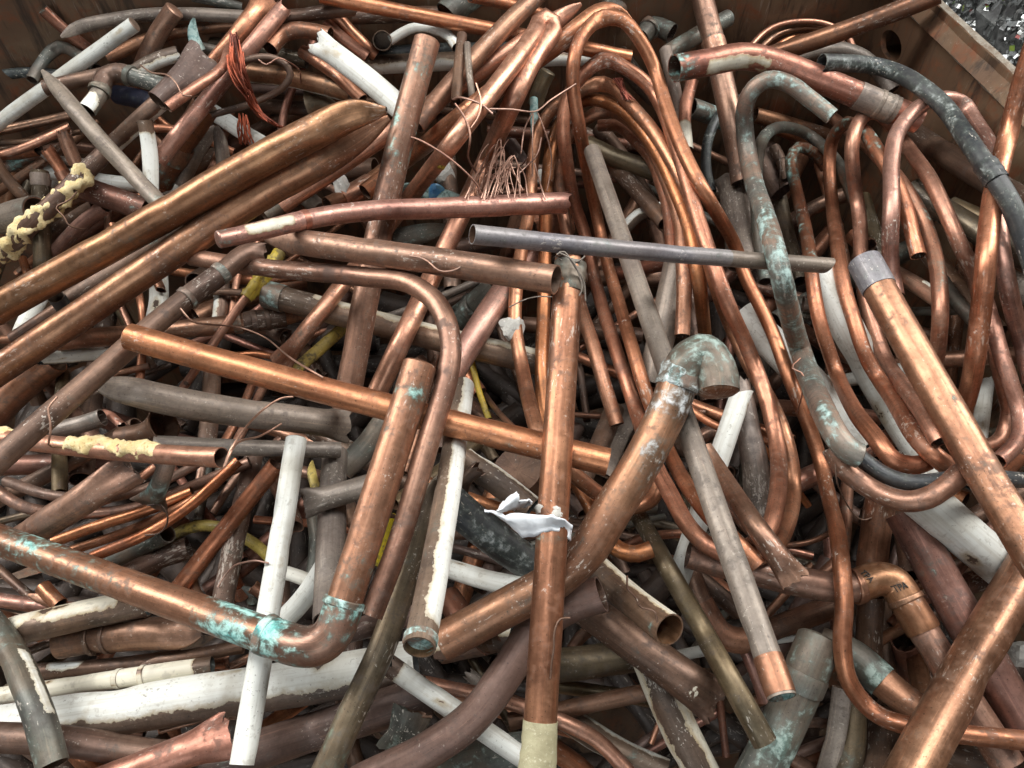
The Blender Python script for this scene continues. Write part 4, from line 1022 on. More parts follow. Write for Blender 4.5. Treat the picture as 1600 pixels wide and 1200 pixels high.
def build_item(it, seed):
    R_ = np.random.default_rng(seed)
    X, r = it['X'].copy(), it['r']
    n = len(X)
    seg = np.linalg.norm(np.diff(X, axis=0), axis=1)
    t = np.linspace(0, 1, n)
    T, N, B = frames(X)
    bow = it.get('bow', R_.uniform(-.6, .6) * min(1, 18 / (it['w'] if not isinstance(it['w'], tuple) else it['w'][0])) if len(it['pts']) == 2 and 'dz' not in it else 0)
    X += (np.sin(math.pi * t) * bow * r.mean())[:, None] * B
    origin = X[n // 2].copy()
    # finer rings on the ends
    m = M_SEG if it['w'] != 0 else 12
    if (it['w'] if not isinstance(it['w'], tuple) else it['w'][0]) < 18:
        m = 14
    inner = it.get('inner', 'Bk' if it['st'] in ('Bk', 'Na', 'Wh', 'Cr') else 'Dk')
    mats = [it['st'], it['rim'] if it.get('rim') else inner] + [a for a, _, _ in it.get('stg', [])]
    o = link(it['name'], build_mesh(it['name'], tube_arrays(X, r, it, R_, m), mats, origin), None, origin)
    tag(o, it['label'], it.get('cat', 'tube' if it['name'] == 'tube' else 'pipe'), it.get('group'))
    subs = sorted(it.get('sub', []), key=lambda q: q[0] in ('joint_ring', 'ridge', 'joint_collar'))
    mains = []
    for (nm, t0, t1, fac, st, kw) in subs:
        k = max(8, int((t1 - t0) * n * 1.6)) if not kw.get('foam') else max(16, int((t1 - t0) * n * 3))
        tt = np.linspace(t0, t1, k)
        Xs = np.stack([np.interp(tt, t, X[:, c]) for c in range(3)], 1)
        rs = np.interp(tt, t, r) * fac
        ring = nm in ('joint_ring', 'ridge', 'joint_collar')
        if kw.get('foam', 0) < .2 and nm not in ('sleeve',):
            edge = np.minimum(tt - t0, t1 - tt) / max(t1 - t0, 1e-6)
            rs = rs * (1 - (.05 if ring else .02) * (1 - sm(edge / .14)))
        sub = dict(kw)
        sub.setdefault('dent', 0)
        sub['wall'] = 1 - 0.97 / fac
        par = o
        if ring:
            par = next((q for q, a, b in mains if t1 > a - .02 and t0 < b + .02), o)
        c = link(nm, build_mesh(nm, tube_arrays(Xs, rs, sub, R_, m if not kw.get('foam') else 30, kw.get('foam', 0), kw.get('ph')), [st, st], origin), par)
        if not ring:
            mains.append((c, t0, t1))
    it['obj'] = o
    it['origin'] = origin
    it['t'] = t
    return o


# ------------------------------------------------------------------ fill for the dark gaps, then settle everything
FILL = []
DEEP = []
RF = np.random.default_rng(5)


def deep_spot(L, lo):
    while True:
        x, y = RF.uniform(-40, 1640), RF.uniform(lo, 1260)
        a = RF.uniform(0, math.pi)
        d = np.array([math.cos(a), math.sin(a) * .8]) * L / 2
        p, q = (x - d[0], y - d[1]), (x + d[0], y + d[1])
        if all(yy > 115 + max(0, (xx - 1250) * .35) for xx, yy in (p, q)):
            return [p, q]


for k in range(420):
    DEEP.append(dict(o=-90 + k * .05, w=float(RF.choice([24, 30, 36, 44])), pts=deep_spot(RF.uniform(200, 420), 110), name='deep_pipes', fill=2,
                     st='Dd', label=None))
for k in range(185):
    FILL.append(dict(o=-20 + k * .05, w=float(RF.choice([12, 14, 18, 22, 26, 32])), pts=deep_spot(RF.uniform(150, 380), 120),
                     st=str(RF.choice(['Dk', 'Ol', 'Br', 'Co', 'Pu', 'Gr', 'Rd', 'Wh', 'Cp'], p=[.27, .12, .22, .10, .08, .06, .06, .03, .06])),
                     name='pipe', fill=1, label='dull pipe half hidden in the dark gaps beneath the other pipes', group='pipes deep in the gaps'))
# short offcuts wedged between the larger pipes, thickest on the left and along the bottom
CUTS = [('Cu', 'bright copper'), ('Br', 'brown'), ('Dk', 'dark brown'), ('Cp', 'pinkish'), ('Gr', 'green tarnished'), ('Wh', 'white painted'), ('Gy', 'grey')]
for k in range(120):
    st, nm = CUTS[int(RF.choice(7, p=[.2, .22, .2, .14, .1, .06, .08]))]
    x, y = (RF.uniform(10, 560), RF.uniform(150, 1190)) if k % 2 == 0 else (RF.uniform(20, 1580), RF.uniform(600 if k % 4 == 1 else 220, 1190))
    a, L = RF.uniform(0, 6.28), RF.uniform(26, 85)
    d = np.array([math.cos(a), math.sin(a)]) * L / 2
    pts = [(x - d[0], y - d[1]), (x + d[0], y + d[1])]
    if RF.random() < .45:
        pts.insert(1, (x + d[1] * RF.uniform(-.6, .6), y - d[0] * RF.uniform(-.6, .6)))
    FILL.append(dict(o=RF.uniform(4, 23), w=float(RF.choice([10, 13, 16, 20, 24])), pts=pts, st=st, name='pipe_offcut', cat='offcut', fill=1, dent=4,
                     e0=str(RF.choice(['o', 'f', 'j', 'x'])), e1=str(RF.choice(['o', 'p', 'j', 'o'])),
                     label='short %s pipe offcut wedged between larger pipes' % nm, group='short %s offcuts' % nm,
                     **(dict(sub=[('collar', .05, .45, 1.14, st, {})]) if RF.random() < .5 else {})))
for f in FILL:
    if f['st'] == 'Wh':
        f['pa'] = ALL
TONE = dict(Dk='dark brown', Ol='olive', Br='brown', Co='copper', Pu='purple-brown', Gr='dark green', Rd='dark red', Wh='white', Cp='pinkish', Cu='bright copper', Gy='grey')
ZONE = [['upper left', 'top centre', 'upper right'], ['left', 'centre', 'right'], ['lower left', 'bottom centre', 'lower right']]
for k in range(85):     # thin bent tubes threading the gaps
    x, y = (RF.uniform(-10, 620), RF.uniform(170, 1190)) if k % 3 else (RF.uniform(600, 1590), RF.uniform(420, 1190))
    a, L = RF.normal(-.35, .6), RF.uniform(110, 280)
    d = np.array([math.cos(a), math.sin(a)]) * L / 2
    s_ = RF.uniform(-.28, .28)
    FILL.append(dict(o=RF.uniform(2, 17), w=float(RF.choice([9, 11, 13, 15])), pts=[(x - d[0], y - d[1]), (x + d[1] * s_, y - d[0] * s_), (x + d[0], y + d[1])],
                     st=str(RF.choice(['Cu', 'Co', 'Br', 'Dk', 'Cp', 'Gr', 'Gy'], p=[.2, .2, .24, .16, .1, .05, .05])), name='tube', cat='tube', thin=1, fill=1, label='', dent=3))
for f in FILL:
    mx, my = np.mean(np.array(f['pts']), 0)
    zn = ZONE[int(np.clip(my // 400, 0, 2))][int(np.clip(mx // 534, 0, 2))]
    if f.get('thin'):
        f['label'] = 'thin bent %s tube threading between larger pipes, %s' % (TONE[f['st']], zn)
    elif f['name'] == 'pipe':
        f['label'] = '%s %s pipe half hidden in the gaps of the heap, %s' % ('thin' if f['w'] < 19 else 'dull', TONE[f['st']], zn)
    else:
        f['label'] = 'short %s pipe offcut wedged between larger pipes, %s' % (TONE[f['st']], zn)
    f['group'] = f['label'].replace('offcut', 'offcuts').replace('pipe half', 'pipes half').replace('tube threading', 'tubes threading')
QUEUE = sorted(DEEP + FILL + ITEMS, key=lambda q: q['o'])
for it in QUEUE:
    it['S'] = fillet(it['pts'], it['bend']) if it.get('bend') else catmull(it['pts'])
    if it.get('fill') == 2:      # lowest mass: laid loosely at depth
        x, y = it['S'][:, 0], it['S'][:, 1]
        n_ = len(x)
        w_ = np.maximum(w_floor(x, y, H_DEEP - RF.uniform(0, .10)), w_limit(x, y, .02) if False else 0)
        wb_ = wall_back_w(x, y)
        if (wb_ * (1 + .05 * wb_) > w_).any():
            it['wz'], it['r'] = np.full(n_, .01), np.full(n_, 1e-4)
            continue
        w_ = np.linspace(max(w_[0], w_[n_ // 2]), max(w_[-1], w_[n_ // 2]), n_)
        it['wz'], it['r'] = w_, np.full(n_, it['w'] / 2 / F_PX / w_.mean())
        it['X'] = pix(x, y, 1 / w_)
        continue
    settle(it)

# which of the fill can be seen at all
GW, GH = 400, 300
zb = np.full((GH, GW), 9.0)
ib = np.full((GH, GW), -1, int)
gy, gx = np.mgrid[0:GH, 0:GW]
for qi, it in enumerate(QUEUE):
    S, z = it['S'] / 4.0, 1 / it['wz']
    pr = it['r'] * F_PX * it['wz'] / 4.0
    for (x, y), zz, p in zip(S, z, pr):
        x0, x1, y0, y1 = int(max(0, x - p)), int(min(GW, x + p + 1)), int(max(0, y - p)), int(min(GH, y + p + 1))
        if x0 >= x1 or y0 >= y1:
            continue
        sub = (gx[y0:y1, x0:x1] - x) ** 2 + (gy[y0:y1, x0:x1] - y) ** 2 <= p * p
        s2 = sub & (zb[y0:y1, x0:x1] > zz)
        zb[y0:y1, x0:x1][s2] = zz
        ib[y0:y1, x0:x1][s2] = qi
seen = np.bincount(ib[ib >= 0], minlength=len(QUEUE))
nb = 0
deep = {}
for qi, it in enumerate(QUEUE):
    if it.get('fill') == 1 and seen[qi] < 14 or it.get('fill') == 2 and seen[qi] < 3:
        continue
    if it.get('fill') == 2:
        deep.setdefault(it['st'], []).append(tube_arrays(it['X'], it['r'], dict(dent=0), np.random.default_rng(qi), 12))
        continue
    build_item(it, 1000 + qi)
    nb += 1
# the lowest mass of pipes, more than can be told apart
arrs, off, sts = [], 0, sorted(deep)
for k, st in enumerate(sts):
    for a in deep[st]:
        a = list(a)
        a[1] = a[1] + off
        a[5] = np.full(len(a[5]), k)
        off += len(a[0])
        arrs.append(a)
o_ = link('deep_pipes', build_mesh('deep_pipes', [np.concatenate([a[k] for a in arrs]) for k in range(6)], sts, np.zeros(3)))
tag(o_, 'mass of pipes coloured dark for shade at the bottom of the gaps in the heap', 'pipes', None, 'stuff')
print('pipes built', nb, 'deep', len(arrs), 'uncovered', (ib < 0).mean(), 'depth range', zb[zb < 9].min(), zb[zb < 9].max())
for it, c in sorted(((q, c) for q, c in zip(QUEUE, seen) if not q.get('fill')), key=lambda a: a[1])[:12]:
    print('least seen', c, it['label'])
# ------------------------------------------------------------------ bin
def mesh_obj(name, verts, faces, mat, parent=None, smooth=False, loc=None):
    me = bpy.data.meshes.new(name)
    org = np.zeros(3) if loc is None else np.asarray(loc)
    me.from_pydata([tuple(np.asarray(v) - org) for v in verts], [], faces)
    me.materials.append(MATS[mat])
    if smooth:
        me.polygons.foreach_set('use_smooth', np.ones(len(me.polygons), bool))
    me.update()
    return link(name, me, parent, loc)


def slab(name, a, b, z0, z1, thick, nrm, mat, parent):
    """upright plate from a to b, its face on the line a-b, thickness against nrm"""
    a, b, nrm = (np.array([p[0], p[1], 0]) for p in (a, b, nrm))
    v = []
    for q in (a, b, b - nrm * thick, a - nrm * thick):
        v += [q + [0, 0, z0], q + [0, 0, z1]]
    f = [(0, 2, 3, 1), (2, 4, 5, 3), (4, 6, 7, 5), (6, 0, 1, 7), (1, 3, 5, 7), (0, 6, 4, 2)]
    return mesh_obj(name, v, f, mat, parent)


BINE = link('scrap_bin', None)
tag(BINE, 'rusty brown steel scrap bin holding the heap of pipes', 'bin')
# height of the side rim from the rim corner seen at (1389.6, -60.8)
ray = pix(1389.6, -60.8, 1.0) - CAM
h = (Q - CAM)[:2] @ ray[:2] / (ray[:2] @ ray[:2])
Z_RIM = float((CAM + ray * h)[2])
print('rim height', Z_RIM, 'corner', Q)
BACK_L = Q + D_BACK * 2.1
slab('back_wall', Q, BACK_L, 0.03, Z_RIM + .35, .02, -D_SIDE, 'bin_steel', BINE)
slab('back_rib', Q + D_BACK * 1.52 - D_SIDE * .0, Q + D_BACK * 1.60, .03, Z_RIM + .33, .03, D_SIDE, 'bin_steel', BINE)


def side_wall():
    """plate with an oval lifting hole, seen at (1392, 71)"""
    nrm = -D_BACK                      # pointing right, out of the bin
    def on_wall(x, y):
        ray = pix(x, y, 1.0) - CAM
        k = ((Q - CAM) @ nrm) / (ray @ nrm)
        return CAM + ray * k
    C = on_wall(1392, 71)
    L = 1.75
    bm = bmesh.new()
    def P3(u, z, off):
        p = Q - D_SIDE * u + nrm * off
        return Vector((p[0], p[1], z))
    cu, cz = float((Q - C) @ D_SIDE), float(C[2])
    e1, e2 = on_wall(1410, 71), on_wall(1392, 44)
    ru = abs(float((e1 - C) @ D_SIDE)) + .004
    rz = abs(float(e2[2] - C[2])) * 1.0
    outer = [(0, .03), (L, .03), (L, Z_RIM), (0, Z_RIM)]
    hole = [(cu + ru * math.cos(a), cz + rz * math.sin(a)) for a in np.linspace(0, 2 * math.pi, 28, endpoint=False)]
    ov = [bm.verts.new(P3(u, z, 0)) for u, z in outer]
    hv = [bm.verts.new(P3(u, z, 0)) for u, z in hole]
    ed = [bm.edges.new((q[i], q[(i + 1) % len(q)])) for q in (ov, hv) for i in range(len(q))]
    bmesh.ops.triangle_fill(bm, use_beauty=True, edges=ed)
    hb = [bm.verts.new(P3(u, z, .008)) for u, z in hole]
    for i in range(len(hole)):
        j = (i + 1) % len(hole)
        bm.faces.new((hv[i], hv[j], hb[j], hb[i]))
    bmesh.ops.recalc_face_normals(bm, faces=bm.faces)
    me = bpy.data.meshes.new('side_wall')
    bm.to_mesh(me)
    me.materials.append(MATS['bin_steel'])
    link('side_wall', me, BINE)
    # closed box added behind the lifting hole to keep light out
    v = []
    for (du, dz_) in ((-1, -1), (1, -1), (1, 1), (-1, 1)):
        for off in (.009, .07):
            v.append(P3(cu + du * ru * 1.5, min(cz + dz_ * rz * 1.35, Z_RIM - .03), off))
    mesh_obj('hole_light_block', [np.array(q) for q in v], [(1, 3, 5, 7), (0, 1, 3, 2), (2, 3, 5, 4), (4, 5, 7, 6), (6, 7, 1, 0)], 'bin_steel', BINE)
    # rolled rim: a pale worn lip with a chamfer below it
    v, f = [], []
    prof = [(-.002, -.032), (-.007, -.029), (-.009, -.026), (.002, -.006), (.004, -.001), (.012, .001), (.015, -.004), (.017, -.020), (.017, -.06)]
    K = 60
    R2 = np.random.default_rng(3)
    for k in range(K + 1):
        p = Q + D_SIDE * .02 - D_SIDE * (L + .02) * k / K
        for (a_, z_) in prof:
            q = p + nrm * (a_ + R2.normal(0, .0004))
            v.append([q[0], q[1], Z_RIM + z_ + R2.normal(0, .0006)])
    m = len(prof)
    for k in range(K):
        for j in range(m - 1):
            f.append((k * m + j, k * m + j + 1, (k + 1) * m + j + 1, (k + 1) * m + j))
    o = mesh_obj('rim', v, f, 'bin_steel', BINE)
    o.data.materials.append(MATS['rim_steel'])
    for p in o.data.polygons:
        if p.index % (m - 1) in (1, 4, 5):
            p.material_index = 1


side_wall()
# left post in front of the back wall, seen at (0..70, 60..165)
pa_, pb_ = pix(-60, 120, 1.0), pix(30, 150, 1.0)
slab('corner_post', pa_, pb_, .03, Z_RIM + .30, .04, np.array([0, -1.0, 0]), 'bin_steel', BINE)
fl = [Q, BACK_L, BACK_L - D_SIDE * 1.75, Q - D_SIDE * 1.75]
mesh_obj('bin_floor', [[p[0], p[1], .03] for p in fl], [(0, 1, 2, 3)], 'bin_steel', BINE)
g = mesh_obj('ground', [[-40, -40, 0], [40, -40, 0], [40, 40, 0], [-40, 40, 0]], [(0, 1, 2, 3)], 'ground')
tag(g, None, None, None, 'structure')


# ------------------------------------------------------------------ bale of shredded metal beyond the bin
def bale():
    R2 = np.random.default_rng(8)
    e = link('metal_bale', None, None, tuple(pix(1650, 110, 2.1)))
    tag(e, 'bale of shiny crumpled silver metal beyond the bin, top right corner', 'bale')
    c = np.array(pix(1650, 60, 2.1))
    hx, hy, hz = .27, .35, .62
    bm = bmesh.new()
    bmesh.ops.create_cube(bm, size=1)
    bmesh.ops.subdivide_edges(bm, edges=bm.edges, cuts=14, use_grid_fill=True)
    for v in bm.verts:
        v.co = Vector((v.co.x * hx * 1.96, v.co.y * hy * 1.96, v.co.z * hz * 1.96)) + Vector(R2.normal(0, .012, 3))
    me = bpy.data.meshes.new('bale_core')
    bm.to_mesh(me)
    me.materials.append(MATS['bale_dark'])
    o = link('bale_core', me, e)
    o.location = c - np.array(e.location)
    v, f, mi = [], [], []
    for k in range(16000):
        ax = R2.integers(0, 3)
        p = R2.uniform(-1, 1, 3)
        p[ax] = R2.choice([-1, 1])
        p = p * [hx, hy, hz] * R2.uniform(1.0, 1.06)
        a = R2.normal(0, 1, 3) * [.6, .6, 1.6]
        a /= np.linalg.norm(a)
        b = np.cross(a, R2.normal(0, 1, 3))
        b /= np.linalg.norm(b)
        cc = np.cross(a, b)
        l, w_ = R2.uniform(.008, .034), R2.uniform(.0015, .0075)
        i0 = len(v)
        for q in range(4):
            m_ = p + a * l * (q / 3 - .5) + cc * R2.normal(0, .004)
            v += [m_ - b * w_, m_ + b * w_]
        for q in range(3):
            f.append((i0 + 2 * q, i0 + 2 * q + 1, i0 + 2 * q + 3, i0 + 2 * q + 2))
            mi.append(0 if R2.random() > .06 else int(R2.integers(1, 3)))
    o = mesh_obj('shredded_strips', v, f, 'shred', e)
    o.location = c - np.array(e.location)
    o.data.materials.append(MATS['shred_red'])
    o.data.materials.append(MATS['shred_green'])
    o.data.polygons.foreach_set('material_index', np.array(mi, dtype=np.int32))
    o['kind'] = 'stuff'


bale()


# ------------------------------------------------------------------ wires lying on the heap
def top_w(x, y):
    xi, yi = int(np.clip(x / 4, 0, GW - 1)), int(np.clip(y / 4, 0, GH - 1))
    return 1 / zb[yi, xi] if zb[yi, xi] < 9 else w_floor(x, y, H_TOP)


def wire_path(pts, lift=.012, step=7):
    S = catmull(pts, step)
    w = np.array([top_w(x, y) for x, y in S])
    n = len(w)
    K = min(7, max(1, n // 3))
    p = np.pad(w, K, 'edge')
    mx = np.max(np.stack([p[i:i + n] for i in range(2 * K + 1)]), 0)
    ker = np.hanning(2 * K + 3)[1:-1]
    ker /= ker.sum()
    mx = np.convolve(np.pad(mx, K, 'edge'), ker, 'valid')
    return pix(S[:, 0], S[:, 1], 1 / mx - lift)


def wires(name, label, cat, paths, rad, mat, lift=.012, group=None):
    """one tangle of wire: thin strands in one mesh"""
    arrs = []
    R2 = np.random.default_rng(77)
    off = 0
    for i, p in enumerate(paths):
        X = wire_path(p, lift + (i % 5) * rad * 1.2)
        a = list(tube_arrays(X, np.full(len(X), rad), dict(e0='c', e1='c', dent=0), R2, 6))
        a[1] = a[1] + off
        off += len(a[0])
        arrs.append(a)
    org = arrs[0][0].mean(0)
    cat_ = [np.concatenate([a[k] for a in arrs]) for k in range(6)]
    o = link(name, build_mesh(name, cat_, [mat], org), None, org)
    return tag(o, label, cat, group)


RW = np.random.default_rng(21)
# hank of thin wire behind the crushed pink pipe
pth = []
for k in range(24):
    x0 = RW.normal(790, 15)
    lean = RW.normal(-14, 14)
    yt = RW.uniform(212, 262)
    wd = RW.uniform(5, 20)
    p = [(x0 + lean - wd, RW.uniform(296, 314)), (x0 + lean * .6 - wd * .8 + RW.normal(0, 4), RW.uniform(265, 285)), (x0 - wd * .3, yt + 9), (x0 + RW.uniform(0, 5), yt)]
    if RW.random() < .7:
        p += [(x0 + wd * .4, yt + RW.uniform(6, 14)), (x0 + lean * .3 + wd * .6 + RW.normal(0, 5), 272), (x0 + lean * .6 + wd + RW.normal(0, 8), RW.uniform(296, 312))]
    pth.append(p)
for k in range(7):
    a = RW.uniform(0, 6.28)
    cx, cy = RW.normal(775, 22), RW.normal(268, 14)
    pth.append([(cx + RW.uniform(10, 30) * math.cos(a + q * .9), cy + RW.uniform(8, 18) * math.sin(a + q * .9)) for q in range(5)])
wires('wire_hank', 'loose hank of thin copper wire above the crushed pink pipe', 'wire', pth, .0008, 'Wr', .012)
wires('wire', 'long stray copper wire looping round the upright stained pipe', 'wire', [[(609, 248), (606, 230), (614, 217), (641, 214), (683, 234), (720, 262), (746, 290), (754, 308)]], .0012, 'Wr', .008)
wires('wire', 'crooked bare wire lying across the arching copper tube, top centre', 'wire', [[(708, 155), (716, 152), (735, 156), (752, 163), (770, 178)]], .0013, 'Wr', .010)
wires('wire', 'bare wire hanging down left of the hairpin tube', 'wire', [[(711, 162), (724, 180), (734, 205), (734, 225), (731, 245), (744, 270)]], .0013, 'Wr', .010)
wires('wire', 'short curved wire crossing the arching copper tube, top centre', 'wire', [[(744, 130), (752, 158), (748, 182), (736, 200)]], .0011, 'Wr', .010)
wires('wire', 'wire tied round the thin grey-green tube, ends sprawling', 'wire',
      [[(764, 170), (800, 171), (838, 174), (858, 158), (900, 131)], [(832, 176), (820, 200), (814, 240)], [(833, 178), (832, 220), (832, 275)], [(840, 176), (855, 215), (862, 250), (855, 298)], [(846, 215), (840, 240), (810, 272)], [(835, 255), (845, 290), (852, 312)]], .0011, 'Wr', .012)
wires('wire', 'fine wire arching from the brown elbow pipe over the copper pipe, left', 'wire', [[(282, 482), (300, 502), (330, 507), (375, 512), (415, 528), (455, 560), (505, 590)]], .0011, 'Wr', .010)
wires('wire', 'pair of thin copper wires over the grey pipe, left of centre', 'wire', [[(350, 730), (362, 700), (400, 650), (440, 622), (458, 620)], [(352, 728), (370, 692), (405, 682), (440, 662)]], .0012, 'Wr', .010)
wires('wire', 'frayed pale strands around the open mouth of the brown pipe', 'wire', [[(870, 398), (880, 392), (900, 420), (912, 440), (915, 470)], [(868, 400), (885, 410), (905, 408), (914, 400)], [(796, 480), (820, 468), (845, 463), (862, 464)], [(874, 395), (892, 405), (910, 450), (905, 462)]], .0008, 'Gy', .010)
wires('wire', 'short pale twist of wire hanging inside the right coil', 'wire', [[(1217, 234), (1219, 260), (1218, 298)], [(1219, 262), (1215, 272), (1219, 280)]], .0012, 'Wh', .014)
wires('wire', 'fine dark wire below the dark U-bent tube, right', 'wire', [[(1305, 725), (1310, 760), (1345, 812), (1380, 800)]], .0008, 'Dk', .008)
for k, (x, y, lab) in enumerate([(120, 300, 'thin loose wire curling over the pipes by the yellow foam, left'), (300, 150, 'thin loose wire near the flat brown fan, upper left'), (470, 130, 'thin loose wire left of the clean white pipe'),
        (230, 790, 'thin loose wire over the lower left tube bundle'), (90, 620, 'thin loose wire at the left edge below the golden pipes'), (420, 880, 'thin loose wire beside the upright white pipe'),
        (980, 900, 'thin loose wire near the dark olive pipe top'), (640, 400, 'thin loose wire over the bent brown pipe, centre left'), (1250, 560, 'thin loose wire between the two coils'), (860, 1060, 'thin loose wire beside the central pipe, low')]):
    a = RW.uniform(0, 6.28)
    p, q = [], np.array([x, y], float)
    for s_ in range(6):
        p.append(tuple(q))
        a += RW.normal(0, .75)
        q = q + np.array([math.cos(a), math.sin(a)]) * RW.uniform(14, 26)
    wires('wire', lab, 'wire', [p], .0010, 'Wr' if k % 3 else 'Dk', .009)
# bundle of fine dark red wire strands
spine = catmull([(362, 52), (366, 85), (370, 112), (384, 138), (396, 165), (415, 185), (450, 204)], 6)
pth = []
for k in range(64):
    a, b = RW.uniform(0, .25), RW.uniform(.55, 1)
    i0, i1 = int(a * len(spine)), max(int(b * len(spine)), int(a * len(spine)) + 6)
    q = spine[i0:i1:4]
    tt = np.linspace(a, b, len(q))
    o0, o1 = RW.normal(0, 1), RW.normal(0, 1)
    wd = 4 + 8 * np.exp(-((tt - .38) / .3) ** 2)
    pth.append([(x + (o0 * (1 - u) + o1 * u) * ww * .7 + RW.normal(0, 1.0), y + RW.normal(0, 2)) for (x, y), u, ww in zip(q, tt, wd)])
for k in range(18):
    x, y = RW.uniform(372, 386), RW.uniform(176, 186)
    pth.append([(x, y), (x + RW.normal(0, 3), y + 18), (x + RW.normal(6, 4), y + 42)])
pth = [p for p in pth if len(p) > 2]
wires('wire_bundle', 'bundle of fine dark red copper wire strands, upper left', 'wire', pth, .0010, 'Rw', .012)
wires('wire_bundle', 'small tuft of red wire strands behind the big coil', 'wire', [[(968 + RW.normal(0, 4), 122), (972 + RW.normal(0, 4), 138), (984 + RW.normal(0, 7), 156)] for _ in range(16)], .0008, 'Rw', .010)


# ------------------------------------------------------------------ torn paper round the central pipe and the stamped letters
def find(sub):
    return next(q for q in ITEMS if sub in q['label'])


def paper():
    it = find('torn white paper')
    o, org = it['obj'], it['origin']
    zc = 1 / np.interp(815, it['S'][:, 1], it['wz'])
    r = float(it['r'].mean())
    R2 = np.random.default_rng(4)
    # band wrapped round the front of the pipe, its left part a free flap
    top = [(757, 796), (772, 797), (790, 803), (812, 800), (838, 803), (862, 806), (882, 812), (896, 822)]
    bot = [(760, 799), (776, 806), (796, 822), (816, 841), (842, 838), (862, 830), (880, 834), (892, 846)]
    flap_t = [(780, 788), (790, 778), (808, 765), (812, 772), (810, 780), (826, 779), (831, 785)]
    flap_b = [(776, 797), (786, 801), (798, 800), (808, 799), (816, 798), (822, 796), (830, 788)]
    axis_x = lambda y: np.interp(y, it['S'][:, 1], it['S'][:, 0])
    def ptz(x, y, k):
        dx = (x - axis_x(y)) / F_PX * zc
        z = zc - math.sqrt(max((r * 1.2) ** 2 - dx * dx, 0)) * 1.22 if abs(dx) < r * 1.2 else zc + .002
        z = min(z, zc - .004) if dx > 0 else min(z, zc - r * .95 + .008 * k)
        return pix(x, y, z)
    def sheet(T_, B_, curl):
        n = 22
        tt = np.linspace(0, 1, n)
        ti = np.linspace(0, 1, len(T_))
        v, f = [], []
        for i, u in enumerate(tt):
            a = [np.interp(u, ti, [p[c] for p in T_]) + R2.normal(0, .7) for c in (0, 1)]
            b = [np.interp(u, ti, [p[c] for p in B_]) + R2.normal(0, .7) for c in (0, 1)]
            for j in range(7):
                q = j / 6
                x, y = a[0] * (1 - q) + b[0] * q, a[1] * (1 - q) + b[1] * q
                p = ptz(x, y, u)
                p = p - FW * (curl * math.sin(q * 2.6 + u * 3) * .010 + R2.normal(0, .0006))
                v.append(p)
        for i in range(n - 1):
            for j in range(6):
                f.append((i * 7 + j, i * 7 + j + 1, (i + 1) * 7 + j + 1, (i + 1) * 7 + j))
        return v, f
    for nm, T_, B_, c in (('paper_band', top, bot, .5), ('paper_flap', flap_t, flap_b, 1.2)):
        v, f = sheet(T_, B_, c)
        q = mesh_obj(nm, [np.asarray(p) - org for p in v], f, 'paper', o, True)
        md = q.modifiers.new('thickness', 'SOLIDIFY')
        md.thickness = .0012


paper()


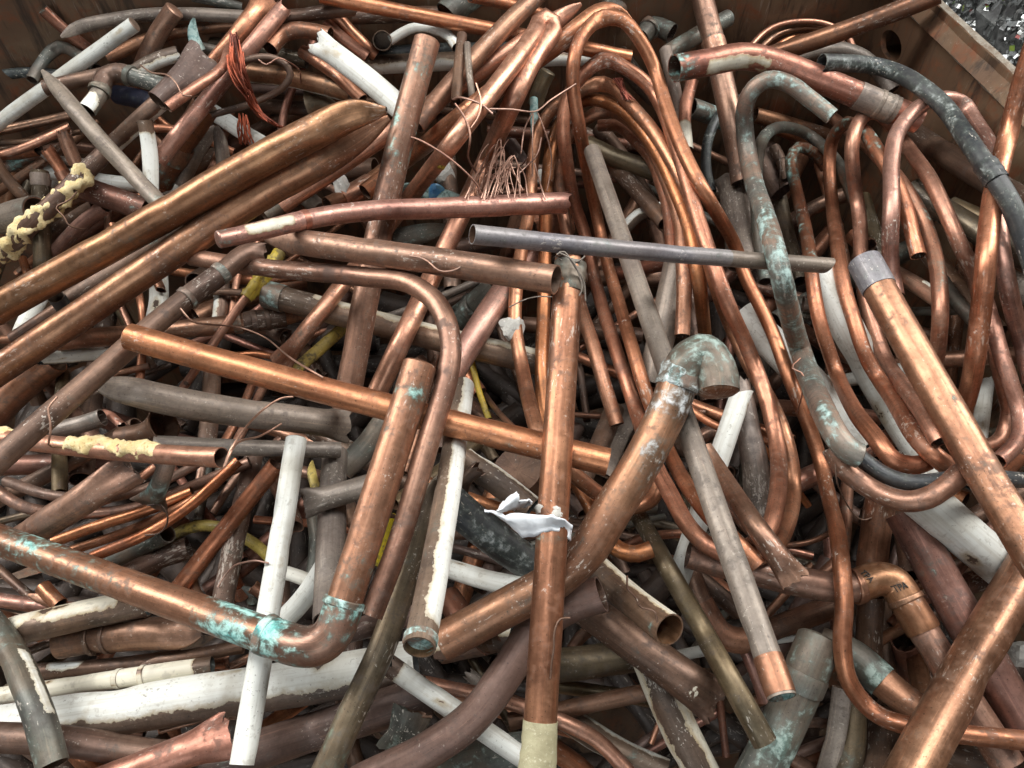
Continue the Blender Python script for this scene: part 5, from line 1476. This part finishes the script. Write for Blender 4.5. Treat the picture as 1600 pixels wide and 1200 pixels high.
def stamp():
    it = find('stamped press-fit')
    o, org = it['obj'], it['origin']
    for (cx, cy, ang, size) in ((1356, 898, -52, 14.5), (1408, 918, 24, 14.5)):
        d = np.linalg.norm(it['S'] - [cx, cy], axis=1)
        k = int(d.argmin())
        zc, r = 1 / it['wz'][k], float(it['r'][k]) * 1.135
        off = (np.array([cx, cy]) - it['S'][k]) / F_PX * zc
        h = math.sqrt(max(r * r - off @ off, 1e-6))
        p = pix(cx, cy, zc - h - .0006)
        cu = bpy.data.curves.new('stamped_letters', 'FONT')
        cu.body = 'TPA'
        cu.align_x, cu.align_y = 'CENTER', 'CENTER'
        cu.size = size / F_PX * zc * 1.05
        cu.extrude = .0005
        cu.space_character = .92
        tmp = bpy.data.objects.new('stamped_letters', cu)
        COL.objects.link(tmp)
        dg = bpy.context.evaluated_depsgraph_get()
        me = bpy.data.meshes.new_from_object(tmp.evaluated_get(dg))
        bpy.data.objects.remove(tmp)
        ch = link('stamped_letters', me, next(q for q in o.children if q.name.startswith('elbow')))
        me.materials.clear()
        me.materials.append(MATS['mark'])
        # stand the letters on the elbow's surface
        nrm = (CAM - p) / np.linalg.norm(CAM - p)
        side = pix(cx + off[0] * 100, cy + off[1] * 100, zc) - pix(cx, cy, zc)
        nv = pix(cx, cy, zc - h) - pix(it['S'][k][0], it['S'][k][1], zc)
        nv /= np.linalg.norm(nv)
        a = math.radians(ang)
        xd = math.cos(a) * RT + math.sin(a) * UP
        xd = xd - nv * (xd @ nv)
        xd /= np.linalg.norm(xd)
        yd = np.cross(nv, xd)
        M = Matrix(((xd[0], yd[0], nv[0], p[0] - org[0]), (xd[1], yd[1], nv[1], p[1] - org[1]), (xd[2], yd[2], nv[2], p[2] - org[2]), (0, 0, 0, 1)))
        W4 = [M @ v.co for v in me.vertices]
        ax = it['X'] - org
        Rr = float(it['r'][k]) * 1.135
        for v, q in zip(me.vertices, W4):
            q = np.array(q)
            lift = .0012 if v.co.z > 0 else -.002
            kk = int(np.linalg.norm(ax - q, axis=1).argmin())
            Tg = ax[min(kk + 1, len(ax) - 1)] - ax[max(kk - 1, 0)]
            Tg /= np.linalg.norm(Tg)
            base_ = ax[kk] + Tg * ((q - ax[kk]) @ Tg)
            dr = q - base_
            v.co = Vector(base_ + dr / np.linalg.norm(dr) * (Rr + lift))


stamp()


# ------------------------------------------------------------------ small debris in the gaps
def chunk(x, y, size, mat, name, label, cat, seed, lift=.0, sc=(1, 1, 1)):
    R2 = np.random.default_rng(seed)
    w = top_w(x, y)
    p = pix(x, y, 1 / w - lift)
    bm = bmesh.new()
    bmesh.ops.create_icosphere(bm, subdivisions=3, radius=1)
    dirs = R2.normal(0, 1, (7, 3))
    dirs /= np.linalg.norm(dirs, axis=1)[:, None]
    for v in bm.verts:
        c = np.array(v.co)
        k = 1.0
        for d in dirs:
            q = c @ d
            if q > .55:
                k = min(k, .55 / q + .08)
        k += R2.normal(0, .015)
        v.co = Vector(c * k * size / 2 / F_PX / w * np.array(sc))
    me = bpy.data.meshes.new(name)
    bm.to_mesh(me)
    me.materials.append(MATS[mat])
    o = link(name, me, None, tuple(p))
    o.rotation_euler = tuple(R2.uniform(0, 3, 3))
    return tag(o, label, cat)


chunk(698, 272, 40, 'plaster', 'plaster_lump', 'grey plaster lump between the hairpin tube and upright pipe', 'rubble', 1)
chunk(534, 292, 44, 'plaster', 'plaster_lump', 'pale plaster piece below the golden pipe tips', 'rubble', 2, .01, (1.3, .8, .5))
chunk(845, 275, 36, 'plaster', 'plaster_lump', 'white plaster bit behind the tied grey-green tube', 'rubble', 3)
chunk(1596, 1020, 50, 'plaster', 'plaster_lump', 'off-white lump at the right edge by the dark red pipe', 'rubble', 4, .005)
chunk(800, 512, 46, 'plaster', 'plaster_lump', 'cracked white lump beside the coil legs, centre', 'rubble', 5)
chunk(685, 305, 38, 'blue_film', 'plastic_scrap', 'blue plastic scrap right of the upright stained pipe', 'scrap', 6, .004, (1.4, .8, .5))
chunk(690, 258, 20, 'Yl', 'plastic_scrap', 'tiny yellow-green scrap above the grey plaster lump', 'scrap', 7, .002)
